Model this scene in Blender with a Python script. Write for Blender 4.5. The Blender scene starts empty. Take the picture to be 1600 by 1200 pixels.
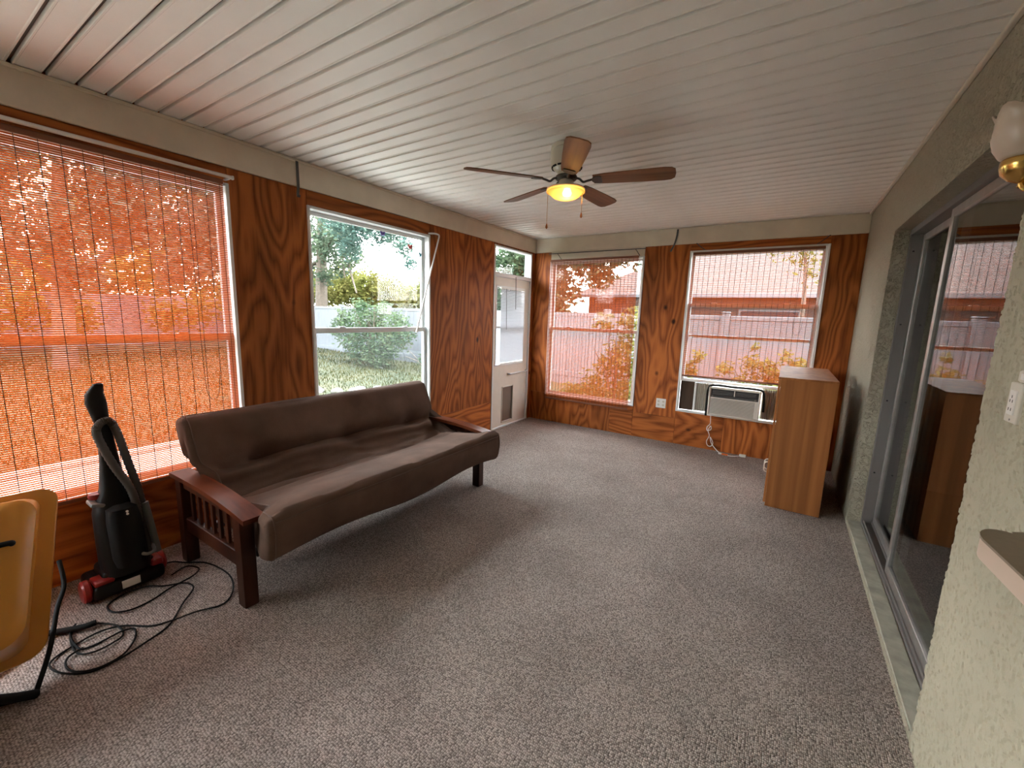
import bpy, bmesh, math, random
from mathutils import Vector, Matrix, noise
random.seed(7)
S = bpy.context.scene
C = S.collection
PI = math.pi

# ------------------------------------------------------------------ camera
ROOM_L, ROOM_W, ROOM_H, FAS = 5.4506, 3.7314, 2.618, 2.428
YB = -1.75                                   # wall behind the camera
def setup_camera():
    f, rx, ry, rz = 657.4017, -0.1612, 0.0307, -0.5725
    fwd = Vector((math.sin(rz)*math.cos(rx), math.cos(rz)*math.cos(rx), math.sin(rx)))
    right = Vector((math.cos(rz), -math.sin(rz), 0)); up = right.cross(fwd)
    r = math.cos(ry)*right + math.sin(ry)*up; u = -math.sin(ry)*right + math.cos(ry)*up
    cam = bpy.data.cameras.new('camera'); o = bpy.data.objects.new('camera', cam); C.objects.link(o)
    m = Matrix((( r.x, u.x, -fwd.x, 3.1777), (r.y, u.y, -fwd.y, 0.0), (r.z, u.z, -fwd.z, 1.5346), (0,0,0,1)))
    o.matrix_world = m
    cam.sensor_width = 36; cam.lens = f*36/1600; cam.clip_start = 0.02; cam.clip_end = 500
    S.camera = o
setup_camera()

# ------------------------------------------------------------------ sky, sun, exposure
SKY, SUN = 11.5, 6.5
def setup_world():
    w = bpy.data.worlds.new('sky'); S.world = w; w.use_nodes = True
    nt = w.node_tree; bg = nt.nodes['Background']
    # bright, thinly overcast sky: pale at the horizon, a little bluer overhead
    tc = nt.nodes.new('ShaderNodeTexCoord'); sp = nt.nodes.new('ShaderNodeSeparateXYZ'); rp = nt.nodes.new('ShaderNodeValToRGB')
    nt.links.new(tc.outputs['Generated'], sp.inputs[0]); nt.links.new(sp.outputs['Z'], rp.inputs[0])
    rp.color_ramp.elements[0].position = 0.0; rp.color_ramp.elements[0].color = (1.0, .98, .95, 1)
    rp.color_ramp.elements[1].position = 0.7; rp.color_ramp.elements[1].color = (.86, .94, 1.0, 1)
    nt.links.new(rp.outputs[0], bg.inputs[0])
    bg.inputs[1].default_value = SKY
    sun = bpy.data.lights.new('sun', 'SUN'); so = bpy.data.objects.new('sun', sun); C.objects.link(so)
    sun.energy = SUN; sun.angle = math.radians(1.5); sun.color = (1.0, .95, .86)
    d = Vector((0.72, -0.02, 0.74)); so.rotation_euler = d.to_track_quat('Z', 'Y').to_euler(); so.location = (8, 0, 9)
setup_world()
vs = S.view_settings
vs.view_transform = 'Standard'; vs.look = 'None'; vs.gamma = 1.0; vs.use_curve_mapping = False
vs.exposure = 1.28
S.cycles.max_bounces = 14; S.cycles.diffuse_bounces = 8; S.cycles.transparent_max_bounces = 24
S.cycles.sample_clamp_indirect = 8.0
S.cycles.caustics_reflective = False; S.cycles.caustics_refractive = False

# ------------------------------------------------------------------ mesh helpers
class B:
    def __init__(s): s.bm = bmesh.new()
    def box(s, x0, x1, y0, y1, z0, z1, bev=0.0, seg=1, rot=None, piv=None):
        r = bmesh.ops.create_cube(s.bm, size=1.0)
        vs_ = r['verts']; c = Vector(((x0+x1)/2, (y0+y1)/2, (z0+z1)/2))
        for v in vs_:
            v.co = Vector((v.co.x*(x1-x0), v.co.y*(y1-y0), v.co.z*(z1-z0))) + c
        if bev > 0:
            es = list({e for v in vs_ for e in v.link_edges})
            rr = bmesh.ops.bevel(s.bm, geom=es, offset=bev, segments=seg, affect='EDGES', profile=0.5)
            vs_ = list({v for f in rr['faces'] for v in f.verts} | {v for v in vs_ if v.is_valid})
        if rot is not None:
            p = Vector(piv) if piv is not None else c
            for v in vs_: v.co = rot @ (v.co-p) + p
        return vs_
    def tube(s, pts, r, n=8, closed=False, caps=True, rads=None):
        P = [Vector(p) for p in pts]; N = len(P); rings = []
        t0 = (P[1]-P[0]).normalized(); a = Vector((0,0,1)) if abs(t0.z) < .9 else Vector((1,0,0))
        u = t0.cross(a).normalized()
        for i in range(N):
            if closed: t = P[(i+1) % N]-P[i-1]
            else: t = P[min(i+1,N-1)]-P[max(i-1,0)]
            t.normalize(); u = (u - t*u.dot(t)).normalized(); w = t.cross(u)
            rr = rads[i] if rads else r
            rings.append([s.bm.verts.new(P[i] + (u*math.cos(2*PI*k/n)+w*math.sin(2*PI*k/n))*rr) for k in range(n)])
        for i in range(N if closed else N-1):
            A, D = rings[i], rings[(i+1) % N]
            for k in range(n): s.bm.faces.new((A[k], A[(k+1)%n], D[(k+1)%n], D[k]))
        if caps and not closed:
            s.bm.faces.new(rings[0][::-1]); s.bm.faces.new(rings[-1])
    def lathe(s, prof, c=(0,0,0), n=24, M=None):
        c = Vector(c); rings = []
        for (r, z) in prof:
            if r < 1e-5: rings.append([s.bm.verts.new(Vector((0,0,z)))])
            else: rings.append([s.bm.verts.new(Vector((r*math.cos(2*PI*k/n), r*math.sin(2*PI*k/n), z))) for k in range(n)])
        for i in range(len(rings)-1):
            A, D = rings[i], rings[i+1]
            for k in range(n):
                k2 = (k+1) % n
                if len(A) == 1 and len(D) == 1: continue
                if len(A) == 1: s.bm.faces.new((A[0], D[k2], D[k]))
                elif len(D) == 1: s.bm.faces.new((A[k], A[k2], D[0]))
                else: s.bm.faces.new((A[k], A[k2], D[k2], D[k]))
        for R in rings:
            for v in R: v.co = (M @ v.co if M else v.co) + c
    def prism(s, poly, f0, f1):
        """poly: list of 2-D points; f0/f1 map (a,b) -> 3-D for both ends"""
        A = [s.bm.verts.new(Vector(f0(*p))) for p in poly]; D = [s.bm.verts.new(Vector(f1(*p))) for p in poly]
        n = len(poly)
        for k in range(n): s.bm.faces.new((A[k], A[(k+1)%n], D[(k+1)%n], D[k]))
        s.bm.faces.new(A[::-1]); s.bm.faces.new(D)
    def grid(s, fn, nu, nv, cu=False, cv=False):
        V = [[s.bm.verts.new(Vector(fn(i, j))) for j in range(nv)] for i in range(nu)]
        for i in range(nu if cu else nu-1):
            for j in range(nv if cv else nv-1):
                s.bm.faces.new((V[i][j], V[(i+1)%nu][j], V[(i+1)%nu][(j+1)%nv], V[i][(j+1)%nv]))
        return V
    def poly(s, pts): s.bm.faces.new([s.bm.verts.new(Vector(p)) for p in pts])

ROOT = {}
def mesh(name, b, mat, smooth=False, off=(0,0,0), recalc=True):
    if recalc: bmesh.ops.recalc_face_normals(b.bm, faces=b.bm.faces)
    if off != (0,0,0): bmesh.ops.translate(b.bm, verts=b.bm.verts, vec=-Vector(off))
    me = bpy.data.meshes.new(name); b.bm.to_mesh(me); b.bm.free()
    me.materials.append(mat)
    if smooth:
        me.shade_smooth()
        me.set_sharp_from_angle(angle=math.radians(smooth if smooth is not True else 40))
    return me
def tag(o, label=None, cat=None, group=None, kind=None):
    if label: o['label'] = label
    if cat: o['category'] = cat
    if group: o['group'] = group
    if kind: o['kind'] = kind
    return o
def empty(name, loc, label, cat, group=None, kind=None):
    o = bpy.data.objects.new(name, None); C.objects.link(o); o.location = loc; o.empty_display_size = .1
    ROOT[o.name] = tuple(loc); return tag(o, label, cat, group, kind)
def obj(name, b, mat, parent=None, smooth=False, **kw):
    off = ROOT.get(parent.name, (0,0,0)) if parent else (0,0,0)
    me = mesh(name, b, mat, smooth, off)
    o = bpy.data.objects.new(name, me); C.objects.link(o)
    if parent: o.parent = parent; ROOT[o.name] = off
    return tag(o, **kw)
def inst(name, me, parent, loc=(0,0,0)):
    o = bpy.data.objects.new(name, me); C.objects.link(o); o.parent = parent; o.location = loc
    ROOT[o.name] = ROOT.get(parent.name, (0,0,0)); return o
def cat_spline(pts, per=8, closed=False):
    P = [Vector(p) for p in pts]; n = len(P); out = []
    for i in range(n if closed else n-1):
        g = (lambda k: P[k % n]) if closed else (lambda k: P[max(0, min(n-1, k))])
        a, b_, c, d = g(i-1), g(i), g(i+1), g(i+2)
        for q in range(per):
            t = q/per
            out.append(.5*((2*b_)+(c-a)*t+(2*a-5*b_+4*c-d)*t*t+(3*b_-a-3*c+d)*t**3))
    if not closed: out.append(P[-1])
    return out

# ------------------------------------------------------------------ materials
def nodes(name):
    m = bpy.data.materials.new(name); m.use_nodes = True
    return m, m.node_tree.nodes, m.node_tree.links, m.node_tree.nodes['Principled BSDF']
def plain(name, col, rough=.6, metal=0.0, spec=.5, var=0.0, vscale=8.0, bump=0.0, bscale=60.0):
    m, N, Lk, P = nodes(name)
    P.inputs['Base Color'].default_value = (*col, 1); P.inputs['Roughness'].default_value = rough
    P.inputs['Metallic'].default_value = metal; P.inputs['Specular IOR Level'].default_value = spec
    if var or bump:
        tc = N.new('ShaderNodeTexCoord')
    if var:
        nz = N.new('ShaderNodeTexNoise'); nz.inputs['Scale'].default_value = vscale; nz.inputs['Detail'].default_value = 5
        rp = N.new('ShaderNodeValToRGB'); rp.color_ramp.elements[0].position = .3; rp.color_ramp.elements[1].position = .7
        rp.color_ramp.elements[0].color = (*[c*(1-var) for c in col], 1); rp.color_ramp.elements[1].color = (*[min(1, c*(1+var)) for c in col], 1)
        Lk.new(tc.outputs['Object'], nz.inputs['Vector']); Lk.new(nz.outputs['Fac'], rp.inputs[0]); Lk.new(rp.outputs[0], P.inputs['Base Color'])
    if bump:
        n2 = N.new('ShaderNodeTexNoise'); n2.inputs['Scale'].default_value = bscale; n2.inputs['Detail'].default_value = 4
        bp = N.new('ShaderNodeBump'); bp.inputs['Strength'].default_value = bump; bp.inputs['Distance'].default_value = .01
        Lk.new(tc.outputs['Object'], n2.inputs['Vector']); Lk.new(n2.outputs['Fac'], bp.inputs['Height']); Lk.new(bp.outputs[0], P.inputs['Normal'])
    return m
def wood(name, dark, light, axis='z', stretch=.24, rings=15.0, scale=2.6, rough=.6, knots=True, contrast=1.0):
    m, N, Lk, P = nodes(name)
    tc = N.new('ShaderNodeTexCoord'); mp = N.new('ShaderNodeMapping'); oi = N.new('ShaderNodeObjectInfo')
    cm = N.new('ShaderNodeCombineXYZ'); ml = N.new('ShaderNodeMath'); ml.operation = 'MULTIPLY'; ml.inputs[1].default_value = 37.0
    Lk.new(oi.outputs['Random'], ml.inputs[0])
    for k in range(3): Lk.new(ml.outputs[0], cm.inputs[k])
    Lk.new(tc.outputs['Object'], mp.inputs['Vector']); Lk.new(cm.outputs[0], mp.inputs['Location'])
    sc = [scale]*3; sc['xyz'.index(axis)] = scale*stretch; mp.inputs['Scale'].default_value = sc
    nz = N.new('ShaderNodeTexNoise'); nz.inputs['Scale'].default_value = 1.0; nz.inputs['Detail'].default_value = 2.5; nz.inputs['Roughness'].default_value = .45
    Lk.new(mp.outputs[0], nz.inputs['Vector'])
    a = N.new('ShaderNodeMath'); a.operation = 'MULTIPLY'; a.inputs[1].default_value = rings; Lk.new(nz.outputs['Fac'], a.inputs[0])
    fr = N.new('ShaderNodeMath'); fr.operation = 'PINGPONG'; fr.inputs[1].default_value = .5; Lk.new(a.outputs[0], fr.inputs[0])
    m2 = N.new('ShaderNodeMapping'); s2 = [60.]*3; s2['xyz'.index(axis)] = 2.0; m2.inputs['Scale'].default_value = s2
    Lk.new(tc.outputs['Object'], m2.inputs['Vector'])
    fz = N.new('ShaderNodeTexNoise'); fz.inputs['Scale'].default_value = 1.0; fz.inputs['Detail'].default_value = 3; Lk.new(m2.outputs[0], fz.inputs['Vector'])
    ad = N.new('ShaderNodeMath'); ad.operation = 'MULTIPLY_ADD'; ad.inputs[1].default_value = .55; Lk.new(fz.outputs['Fac'], ad.inputs[0]); Lk.new(fr.outputs[0], ad.inputs[2])
    rp = N.new('ShaderNodeValToRGB'); e = rp.color_ramp.elements
    e[0].position = .5-.28/contrast; e[0].color = (*dark, 1); e[1].position = .5+.2/contrast; e[1].color = (*light, 1)
    Lk.new(ad.outputs[0], rp.inputs[0])
    last = rp.outputs[0]
    big = N.new('ShaderNodeTexNoise'); big.inputs['Scale'].default_value = .9; Lk.new(mp.outputs[0], big.inputs['Vector'])
    br = N.new('ShaderNodeValToRGB'); br.color_ramp.elements[0].color = (.72,.66,.6,1); br.color_ramp.elements[1].color = (1.12,1.05,1.0,1)
    br.color_ramp.elements[0].position = .35; br.color_ramp.elements[1].position = .65
    Lk.new(big.outputs['Fac'], br.inputs[0])
    mm = N.new('ShaderNodeMix'); mm.data_type = 'RGBA'; mm.blend_type = 'MULTIPLY'; mm.inputs[0].default_value = 1.0
    Lk.new(last, mm.inputs[6]); Lk.new(br.outputs[0], mm.inputs[7]); last = mm.outputs[2]
    if knots:
        mk = N.new('ShaderNodeMapping'); sk = [2.6]*3; sk['xyz'.index(axis)] = 1.9; mk.inputs['Scale'].default_value = sk
        Lk.new(tc.outputs['Object'], mk.inputs['Vector']); Lk.new(cm.outputs[0], mk.inputs['Location'])
        vo = N.new('ShaderNodeTexVoronoi'); vo.inputs['Scale'].default_value = 1.0; Lk.new(mk.outputs[0], vo.inputs['Vector'])
        kr = N.new('ShaderNodeValToRGB'); kr.color_ramp.elements[0].position = .035; kr.color_ramp.elements[1].position = .085
        kr.color_ramp.elements[0].color = (.1,.07,.06,1); kr.color_ramp.elements[1].color = (1,1,1,1)
        Lk.new(vo.outputs['Distance'], kr.inputs[0])
        mx = N.new('ShaderNodeMix'); mx.data_type = 'RGBA'; mx.blend_type = 'MULTIPLY'; mx.inputs[0].default_value = 1.0
        Lk.new(last, mx.inputs[6]); Lk.new(kr.outputs[0], mx.inputs[7]); last = mx.outputs[2]
    Lk.new(last, P.inputs['Base Color'])
    P.inputs['Roughness'].default_value = rough; P.inputs['Specular IOR Level'].default_value = .22
    bp = N.new('ShaderNodeBump'); bp.inputs['Strength'].default_value = .15; bp.inputs['Distance'].default_value = .004
    Lk.new(ad.outputs[0], bp.inputs['Height']); Lk.new(bp.outputs[0], P.inputs['Normal'])
    return m
def glass(name, tint=(.96,.98,.97), refl=1.0, haze=0.0, rough=0.0):
    m, N, Lk, P = nodes(name); out = N['Material Output']
    tr = N.new('ShaderNodeBsdfTransparent'); tr.inputs[0].default_value = (*tint, 1)
    gl = N.new('ShaderNodeBsdfGlossy'); gl.inputs['Roughness'].default_value = rough
    ge = N.new('ShaderNodeNewGeometry'); dt = N.new('ShaderNodeVectorMath'); dt.operation = 'DOT_PRODUCT'
    Lk.new(ge.outputs['Incoming'], dt.inputs[0]); Lk.new(ge.outputs['Normal'], dt.inputs[1])
    ab = N.new('ShaderNodeMath'); ab.operation = 'ABSOLUTE'; Lk.new(dt.outputs['Value'], ab.inputs[0])
    om = N.new('ShaderNodeMath'); om.operation = 'SUBTRACT'; om.inputs[0].default_value = 1.0; Lk.new(ab.outputs[0], om.inputs[1])
    pw = N.new('ShaderNodeMath'); pw.operation = 'POWER'; pw.inputs[1].default_value = 5.0; Lk.new(om.outputs[0], pw.inputs[0])
    fr = N.new('ShaderNodeMath'); fr.operation = 'MULTIPLY_ADD'; fr.inputs[1].default_value = .957; fr.inputs[2].default_value = .043; Lk.new(pw.outputs[0], fr.inputs[0])
    mu = N.new('ShaderNodeMath'); mu.operation = 'MULTIPLY'; mu.inputs[1].default_value = refl; mu.use_clamp = True
    Lk.new(fr.outputs[0], mu.inputs[0])
    src = tr.outputs[0]
    if haze:
        df = N.new('ShaderNodeBsdfTranslucent'); df.inputs[0].default_value = (.85,.88,.9,1)
        mh = N.new('ShaderNodeMixShader'); mh.inputs[0].default_value = haze; Lk.new(tr.outputs[0], mh.inputs[1]); Lk.new(df.outputs[0], mh.inputs[2]); src = mh.outputs[0]
    mx = N.new('ShaderNodeMixShader'); Lk.new(mu.outputs[0], mx.inputs[0]); Lk.new(src, mx.inputs[1]); Lk.new(gl.outputs[0], mx.inputs[2])
    Lk.new(mx.outputs[0], out.inputs['Surface'])
    return m
def thin(name, col, trans=.6, clear=.2, tint=None, see=None):
    """translucent sheet: diffuse + translucent + some clear see-through"""
    m, N, Lk, P = nodes(name); out = N['Material Output']
    d = N.new('ShaderNodeBsdfDiffuse'); d.inputs[0].default_value = (*col, 1)
    t = N.new('ShaderNodeBsdfTranslucent'); t.inputs[0].default_value = (*(tint or col), 1)
    a = N.new('ShaderNodeMixShader'); a.inputs[0].default_value = trans; Lk.new(d.outputs[0], a.inputs[1]); Lk.new(t.outputs[0], a.inputs[2])
    if clear:
        c = N.new('ShaderNodeBsdfTransparent'); c.inputs[0].default_value = (*(see or tint or col), 1)
        b = N.new('ShaderNodeMixShader'); b.inputs[0].default_value = clear; Lk.new(a.outputs[0], b.inputs[1]); Lk.new(c.outputs[0], b.inputs[2]); a = b
    Lk.new(a.outputs[0], out.inputs['Surface'])
    return m
def leafmat(name, c1, c2, trans=.35):
    m, N, Lk, P = nodes(name); out = N['Material Output']
    tc = N.new('ShaderNodeTexCoord'); nz = N.new('ShaderNodeTexNoise'); nz.inputs['Scale'].default_value = 1.7; nz.inputs['Detail'].default_value = 6
    rp = N.new('ShaderNodeValToRGB'); rp.color_ramp.elements[0].position = .35; rp.color_ramp.elements[1].position = .65
    rp.color_ramp.elements[0].color = (*c1, 1); rp.color_ramp.elements[1].color = (*c2, 1)
    Lk.new(tc.outputs['Object'], nz.inputs['Vector']); Lk.new(nz.outputs['Fac'], rp.inputs[0])
    d = N.new('ShaderNodeBsdfDiffuse'); t = N.new('ShaderNodeBsdfTranslucent'); a = N.new('ShaderNodeMixShader'); a.inputs[0].default_value = trans
    Lk.new(rp.outputs[0], d.inputs[0]); Lk.new(rp.outputs[0], t.inputs[0]); Lk.new(d.outputs[0], a.inputs[1]); Lk.new(t.outputs[0], a.inputs[2])
    Lk.new(a.outputs[0], out.inputs['Surface']); return m

PLY_D, PLY_L = (.19,.046,.009), (.47,.150,.034)
M = {}
M['ply_v'] = wood('plywood_upright_grain', PLY_D, PLY_L, 'z')
M['ply_hy'] = wood('plywood_level_grain_side', PLY_D, PLY_L, 'y', stretch=.2)
M['ply_hx'] = wood('plywood_level_grain_end', PLY_D, PLY_L, 'x', stretch=.2)
M['fascia'] = plain('cream_painted_board', (.68,.61,.49), .6, var=.07, vscale=5, bump=.12, bscale=30)
M['trim'] = plain('ivory_trim', (.66,.60,.50), .5)
M['ceil'] = plain('ivory_metal_pan', (.84,.82,.78), .5, var=.04, vscale=3, bump=.05, bscale=200)
M['ceil_gap'] = plain('ceiling_joint_metal', (.075,.055,.042), .6)
M['alu_white'] = plain('white_aluminium', (.72,.74,.74), .4)
M['alu_grey'] = plain('weathered_aluminium', (.42,.40,.38), .38, metal=.75, var=.1, vscale=20)
M['alu_dark'] = plain('dull_aluminium', (.20,.185,.175), .5, metal=.4)
M['glass'] = glass('window_glass', (.90,.92,.92))
M['clear'] = glass('clear_window_glass', (.98,.99,.99))
M['screen'] = glass('screened_glass', (.84,.87,.88), haze=.006)
M['slider_glass'] = glass('patio_door_glass', (.55,.58,.56), refl=1.25)
M['blind'] = thin('orange_vinyl_slat', (.55,.19,.07), trans=.62, clear=.26, tint=(.36,.115,.042), see=(.85,.45,.27))
M['blind_cord'] = plain('brown_cord', (.10,.04,.02), .8)
M['blind_rail'] = plain('brown_blind_rail', (.20,.07,.03), .6)
M['mini'] = thin('white_mini_blind', (.60,.60,.63), trans=.22, clear=0)
M['door'] = plain('almond_painted_door', (.68,.62,.54), .5, var=.04)
M['brown_flap'] = plain('brown_vinyl_flap', (.16,.12,.09), .5)
M['black'] = plain('black_plastic', (.005,.005,.005), .5, spec=.2)
M['rubber'] = plain('black_rubber', (.006,.006,.006), .75, spec=.2)
M['iron'] = plain('dark_steel', (.09,.085,.08), .5, metal=.5)
M['red'] = plain('red_plastic', (.26,.012,.010), .35)
M['greyplastic'] = plain('grey_plastic', (.14,.14,.135), .45)
M['hose'] = plain('grey_brown_hose', (.05,.043,.037), .6)
M['label'] = plain('white_paper_label', (.7,.7,.68), .6)
M['suede'] = plain('brown_suede', (.125,.074,.054), .9, spec=.15, var=.22, vscale=5, bump=.12, bscale=120)
M['piping'] = plain('brown_piping', (.12,.07,.05), .8)
M['mahog'] = wood('reddish_mahogany', (.060,.014,.006), (.125,.032,.012), 'x', stretch=.08, rings=5, scale=6, rough=.32, knots=False)
M['mahog_z'] = wood('reddish_mahogany_upright', (.030,.009,.005), (.060,.018,.008), 'z', stretch=.08, rings=5, scale=6, rough=.4, knots=False)
M['oak'] = wood('oak_laminate', (.30,.115,.036), (.36,.145,.048), 'z', stretch=.035, rings=3, scale=16, rough=.5, knots=False, contrast=.7)
M['ivory'] = plain('ivory_plastic', (.62,.58,.50), .4)
M['ac'] = plain('aged_white_plastic', (.60,.57,.51), .45)
M['acdark'] = plain('black_grille', (.03,.03,.03), .5)
M['accord'] = plain('accordion_vinyl', (.42,.38,.32), .6)
M['darkboard'] = wood('dark_stained_board', (.03,.02,.014), (.07,.045,.03), 'z', knots=False)
M['orange_tag'] = plain('orange_tag', (.75,.18,.04), .5)
M['white'] = plain('white_plastic', (.75,.74,.71), .4)
M['brass'] = plain('brass', (.62,.38,.11), .22, metal=1.0)
M['fan_white'] = plain('antique_white_metal', (.62,.57,.47), .4)
M['fan_blade'] = wood('walnut_fan_blade', (.13,.055,.024), (.24,.11,.050), 'x', stretch=.08, rings=4, scale=8, rough=.4, knots=False)
M['yellow'] = plain('yellow_poly_tray', (.55,.22,.020), .38, var=.08, vscale=6)
M['concrete'] = plain('pale_concrete', (.42,.40,.36), .9, var=.1, vscale=4, bump=.2)
M['threshold'] = plain('painted_threshold', (.40,.38,.30), .85, var=.2, vscale=14, bump=.3)
M['stone'] = plain('pale_edging_stone', (.15,.14,.125), .9, var=.2, vscale=6, bump=.4, bscale=20)
M['vinyl'] = plain('white_vinyl_fence', (.125,.130,.142), .5)
M['bark'] = plain('grey_brown_bark', (.085,.065,.05), .9, var=.3, vscale=12, bump=.4, bscale=25)
M['shingle_grey'] = plain('pale_grey_shingle', (.09,.085,.075), .9, var=.1)
M['house'] = plain('tan_house_wall', (.055,.042,.038), .9)
M['house_pale'] = plain('white_house_wall', (.14,.135,.125), .9)
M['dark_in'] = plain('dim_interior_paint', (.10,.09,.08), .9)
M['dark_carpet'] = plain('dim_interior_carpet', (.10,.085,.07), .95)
M['shelf_top'] = plain('taupe_laminate', (.22,.165,.11), .5, var=.06, vscale=60)
M['shelf_edge'] = plain('pinkish_laminate_edge', (.55,.42,.33), .5)
M['flap_dark'] = plain('shaded_window_glass', (.03,.03,.035), .7, spec=.1)
M['leaf_a'] = leafmat('pine_leaf', (.05,.075,.055), (.10,.125,.075))
M['leaf_b'] = leafmat('oak_leaf', (.045,.085,.078), (.085,.13,.105))
M['leaf_c'] = leafmat('yellow_green_leaf', (.08,.09,.022), (.16,.145,.05))
M['leaf_d'] = leafmat('shrub_leaf', (.042,.072,.040), (.088,.115,.066))
M['blade_grass'] = leafmat('grass_blade', (.012,.020,.004), (.060,.055,.018), .25)
M['purple'] = plain('purple_film', (.16,.10,.50), .4)
M['redfilm'] = plain('red_film', (.60,.06,.07), .4)
M['tealfilm'] = plain('teal_film', (.06,.30,.42), .4)

def carpet():
    m, N, Lk, P = nodes('berber_carpet'); tc = N.new('ShaderNodeTexCoord')
    mp = N.new('ShaderNodeMapping'); mp.inputs['Rotation'].default_value = (0,0,.0); mp.inputs['Scale'].default_value = (150,120,1)
    Lk.new(tc.outputs['Object'], mp.inputs['Vector'])
    vo = N.new('ShaderNodeTexVoronoi'); vo.voronoi_dimensions = '2D'; vo.inputs['Scale'].default_value = 1.0; vo.inputs['Randomness'].default_value = .55
    Lk.new(mp.outputs[0], vo.inputs['Vector'])
    rp = N.new('ShaderNodeValToRGB'); e = rp.color_ramp.elements; e[0].position = .05; e[0].color = (.52,.44,.395,1); e[1].position = .75; e[1].color = (.115,.085,.072,1)
    Lk.new(vo.outputs['Distance'], rp.inputs[0])
    hs = N.new('ShaderNodeSeparateColor'); Lk.new(vo.outputs['Color'], hs.inputs[0])
    vr = N.new('ShaderNodeMapRange'); vr.inputs[3].default_value = .62; vr.inputs[4].default_value = 1.3; Lk.new(hs.outputs[0], vr.inputs[0])
    big = N.new('ShaderNodeTexNoise'); big.inputs['Scale'].default_value = 2.2; big.inputs['Detail'].default_value = 5; Lk.new(tc.outputs['Object'], big.inputs['Vector'])
    b2 = N.new('ShaderNodeMapRange'); b2.inputs[1].default_value = .3; b2.inputs[2].default_value = .7; b2.inputs[3].default_value = .86; b2.inputs[4].default_value = 1.12; Lk.new(big.outputs['Fac'], b2.inputs[0])
    pr = N.new('ShaderNodeMath'); pr.operation = 'MULTIPLY'; Lk.new(vr.outputs[0], pr.inputs[0]); Lk.new(b2.outputs[0], pr.inputs[1])
    sc = N.new('ShaderNodeVectorMath'); sc.operation = 'SCALE'; Lk.new(rp.outputs[0], sc.inputs[0]); Lk.new(pr.outputs[0], sc.inputs['Scale'])
    Lk.new(sc.outputs[0], P.inputs['Base Color'])
    P.inputs['Roughness'].default_value = .95; P.inputs['Specular IOR Level'].default_value = .1
    bp = N.new('ShaderNodeBump'); bp.invert = True; bp.inputs['Strength'].default_value = .8; bp.inputs['Distance'].default_value = .005
    Lk.new(vo.outputs['Distance'], bp.inputs['Height']); Lk.new(bp.outputs[0], P.inputs['Normal'])
    return m
M['carpet'] = carpet()
def stucco():
    m, N, Lk, P = nodes('knockdown_stucco'); tc = N.new('ShaderNodeTexCoord')
    n1 = N.new('ShaderNodeTexNoise'); n1.inputs['Scale'].default_value = 42; n1.inputs['Detail'].default_value = 3; n1.inputs['Distortion'].default_value = .8
    Lk.new(tc.outputs['Object'], n1.inputs['Vector'])
    r1 = N.new('ShaderNodeValToRGB'); r1.color_ramp.elements[0].position = .44; r1.color_ramp.elements[1].position = .52; Lk.new(n1.outputs['Fac'], r1.inputs[0])
    n2 = N.new('ShaderNodeTexNoise'); n2.inputs['Scale'].default_value = 180; n2.inputs['Detail'].default_value = 2; Lk.new(tc.outputs['Object'], n2.inputs['Vector'])
    ad = N.new('ShaderNodeMath'); ad.operation = 'MULTIPLY_ADD'; ad.inputs[1].default_value = .22; Lk.new(n2.outputs['Fac'], ad.inputs[0]); Lk.new(r1.outputs[0], ad.inputs[2])
    bp = N.new('ShaderNodeBump'); bp.inputs['Strength'].default_value = 1.0; bp.inputs['Distance'].default_value = .02
    Lk.new(ad.outputs[0], bp.inputs['Height']); Lk.new(bp.outputs[0], P.inputs['Normal'])
    n3 = N.new('ShaderNodeTexNoise'); n3.inputs['Scale'].default_value = 3; Lk.new(tc.outputs['Object'], n3.inputs['Vector'])
    rp = N.new('ShaderNodeValToRGB'); rp.color_ramp.elements[0].color = (.41,.375,.275,1); rp.color_ramp.elements[1].color = (.47,.43,.325,1); Lk.new(n3.outputs['Fac'], rp.inputs[0])
    Lk.new(rp.outputs[0], P.inputs['Base Color']); P.inputs['Roughness'].default_value = .9
    return m
M['stucco'] = stucco()
M['stucco_fine'] = plain('knockdown_stucco_relief', (.42,.385,.285), .9, var=.06, vscale=3, bump=.25, bscale=150)
def lawnmat():
    m, N, Lk, P = nodes('lawn_grass'); tc = N.new('ShaderNodeTexCoord')
    n1 = N.new('ShaderNodeTexNoise'); n1.inputs['Scale'].default_value = 1.2; n1.inputs['Detail'].default_value = 8; Lk.new(tc.outputs['Object'], n1.inputs['Vector'])
    n2 = N.new('ShaderNodeTexNoise'); n2.inputs['Scale'].default_value = 22; n2.inputs['Detail'].default_value = 5; Lk.new(tc.outputs['Object'], n2.inputs['Vector'])
    ad = N.new('ShaderNodeMath'); ad.operation = 'MULTIPLY_ADD'; ad.inputs[1].default_value = .6; Lk.new(n2.outputs['Fac'], ad.inputs[0]); Lk.new(n1.outputs['Fac'], ad.inputs[2])
    rp = N.new('ShaderNodeValToRGB'); e = rp.color_ramp.elements; e[0].position = .6; e[0].color = (.014,.019,.0045,1); e[1].position = 1.0; e[1].color = (.050,.043,.016,1)
    x = e.new(.78); x.color = (.026,.029,.0075,1)
    Lk.new(ad.outputs[0], rp.inputs[0]); Lk.new(rp.outputs[0], P.inputs['Base Color']); P.inputs['Roughness'].default_value = .95
    bp = N.new('ShaderNodeBump'); bp.inputs['Strength'].default_value = .6; bp.inputs['Distance'].default_value = .03
    Lk.new(n2.outputs['Fac'], bp.inputs['Height']); Lk.new(bp.outputs[0], P.inputs['Normal'])
    return m
M['lawn'] = lawnmat()
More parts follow.
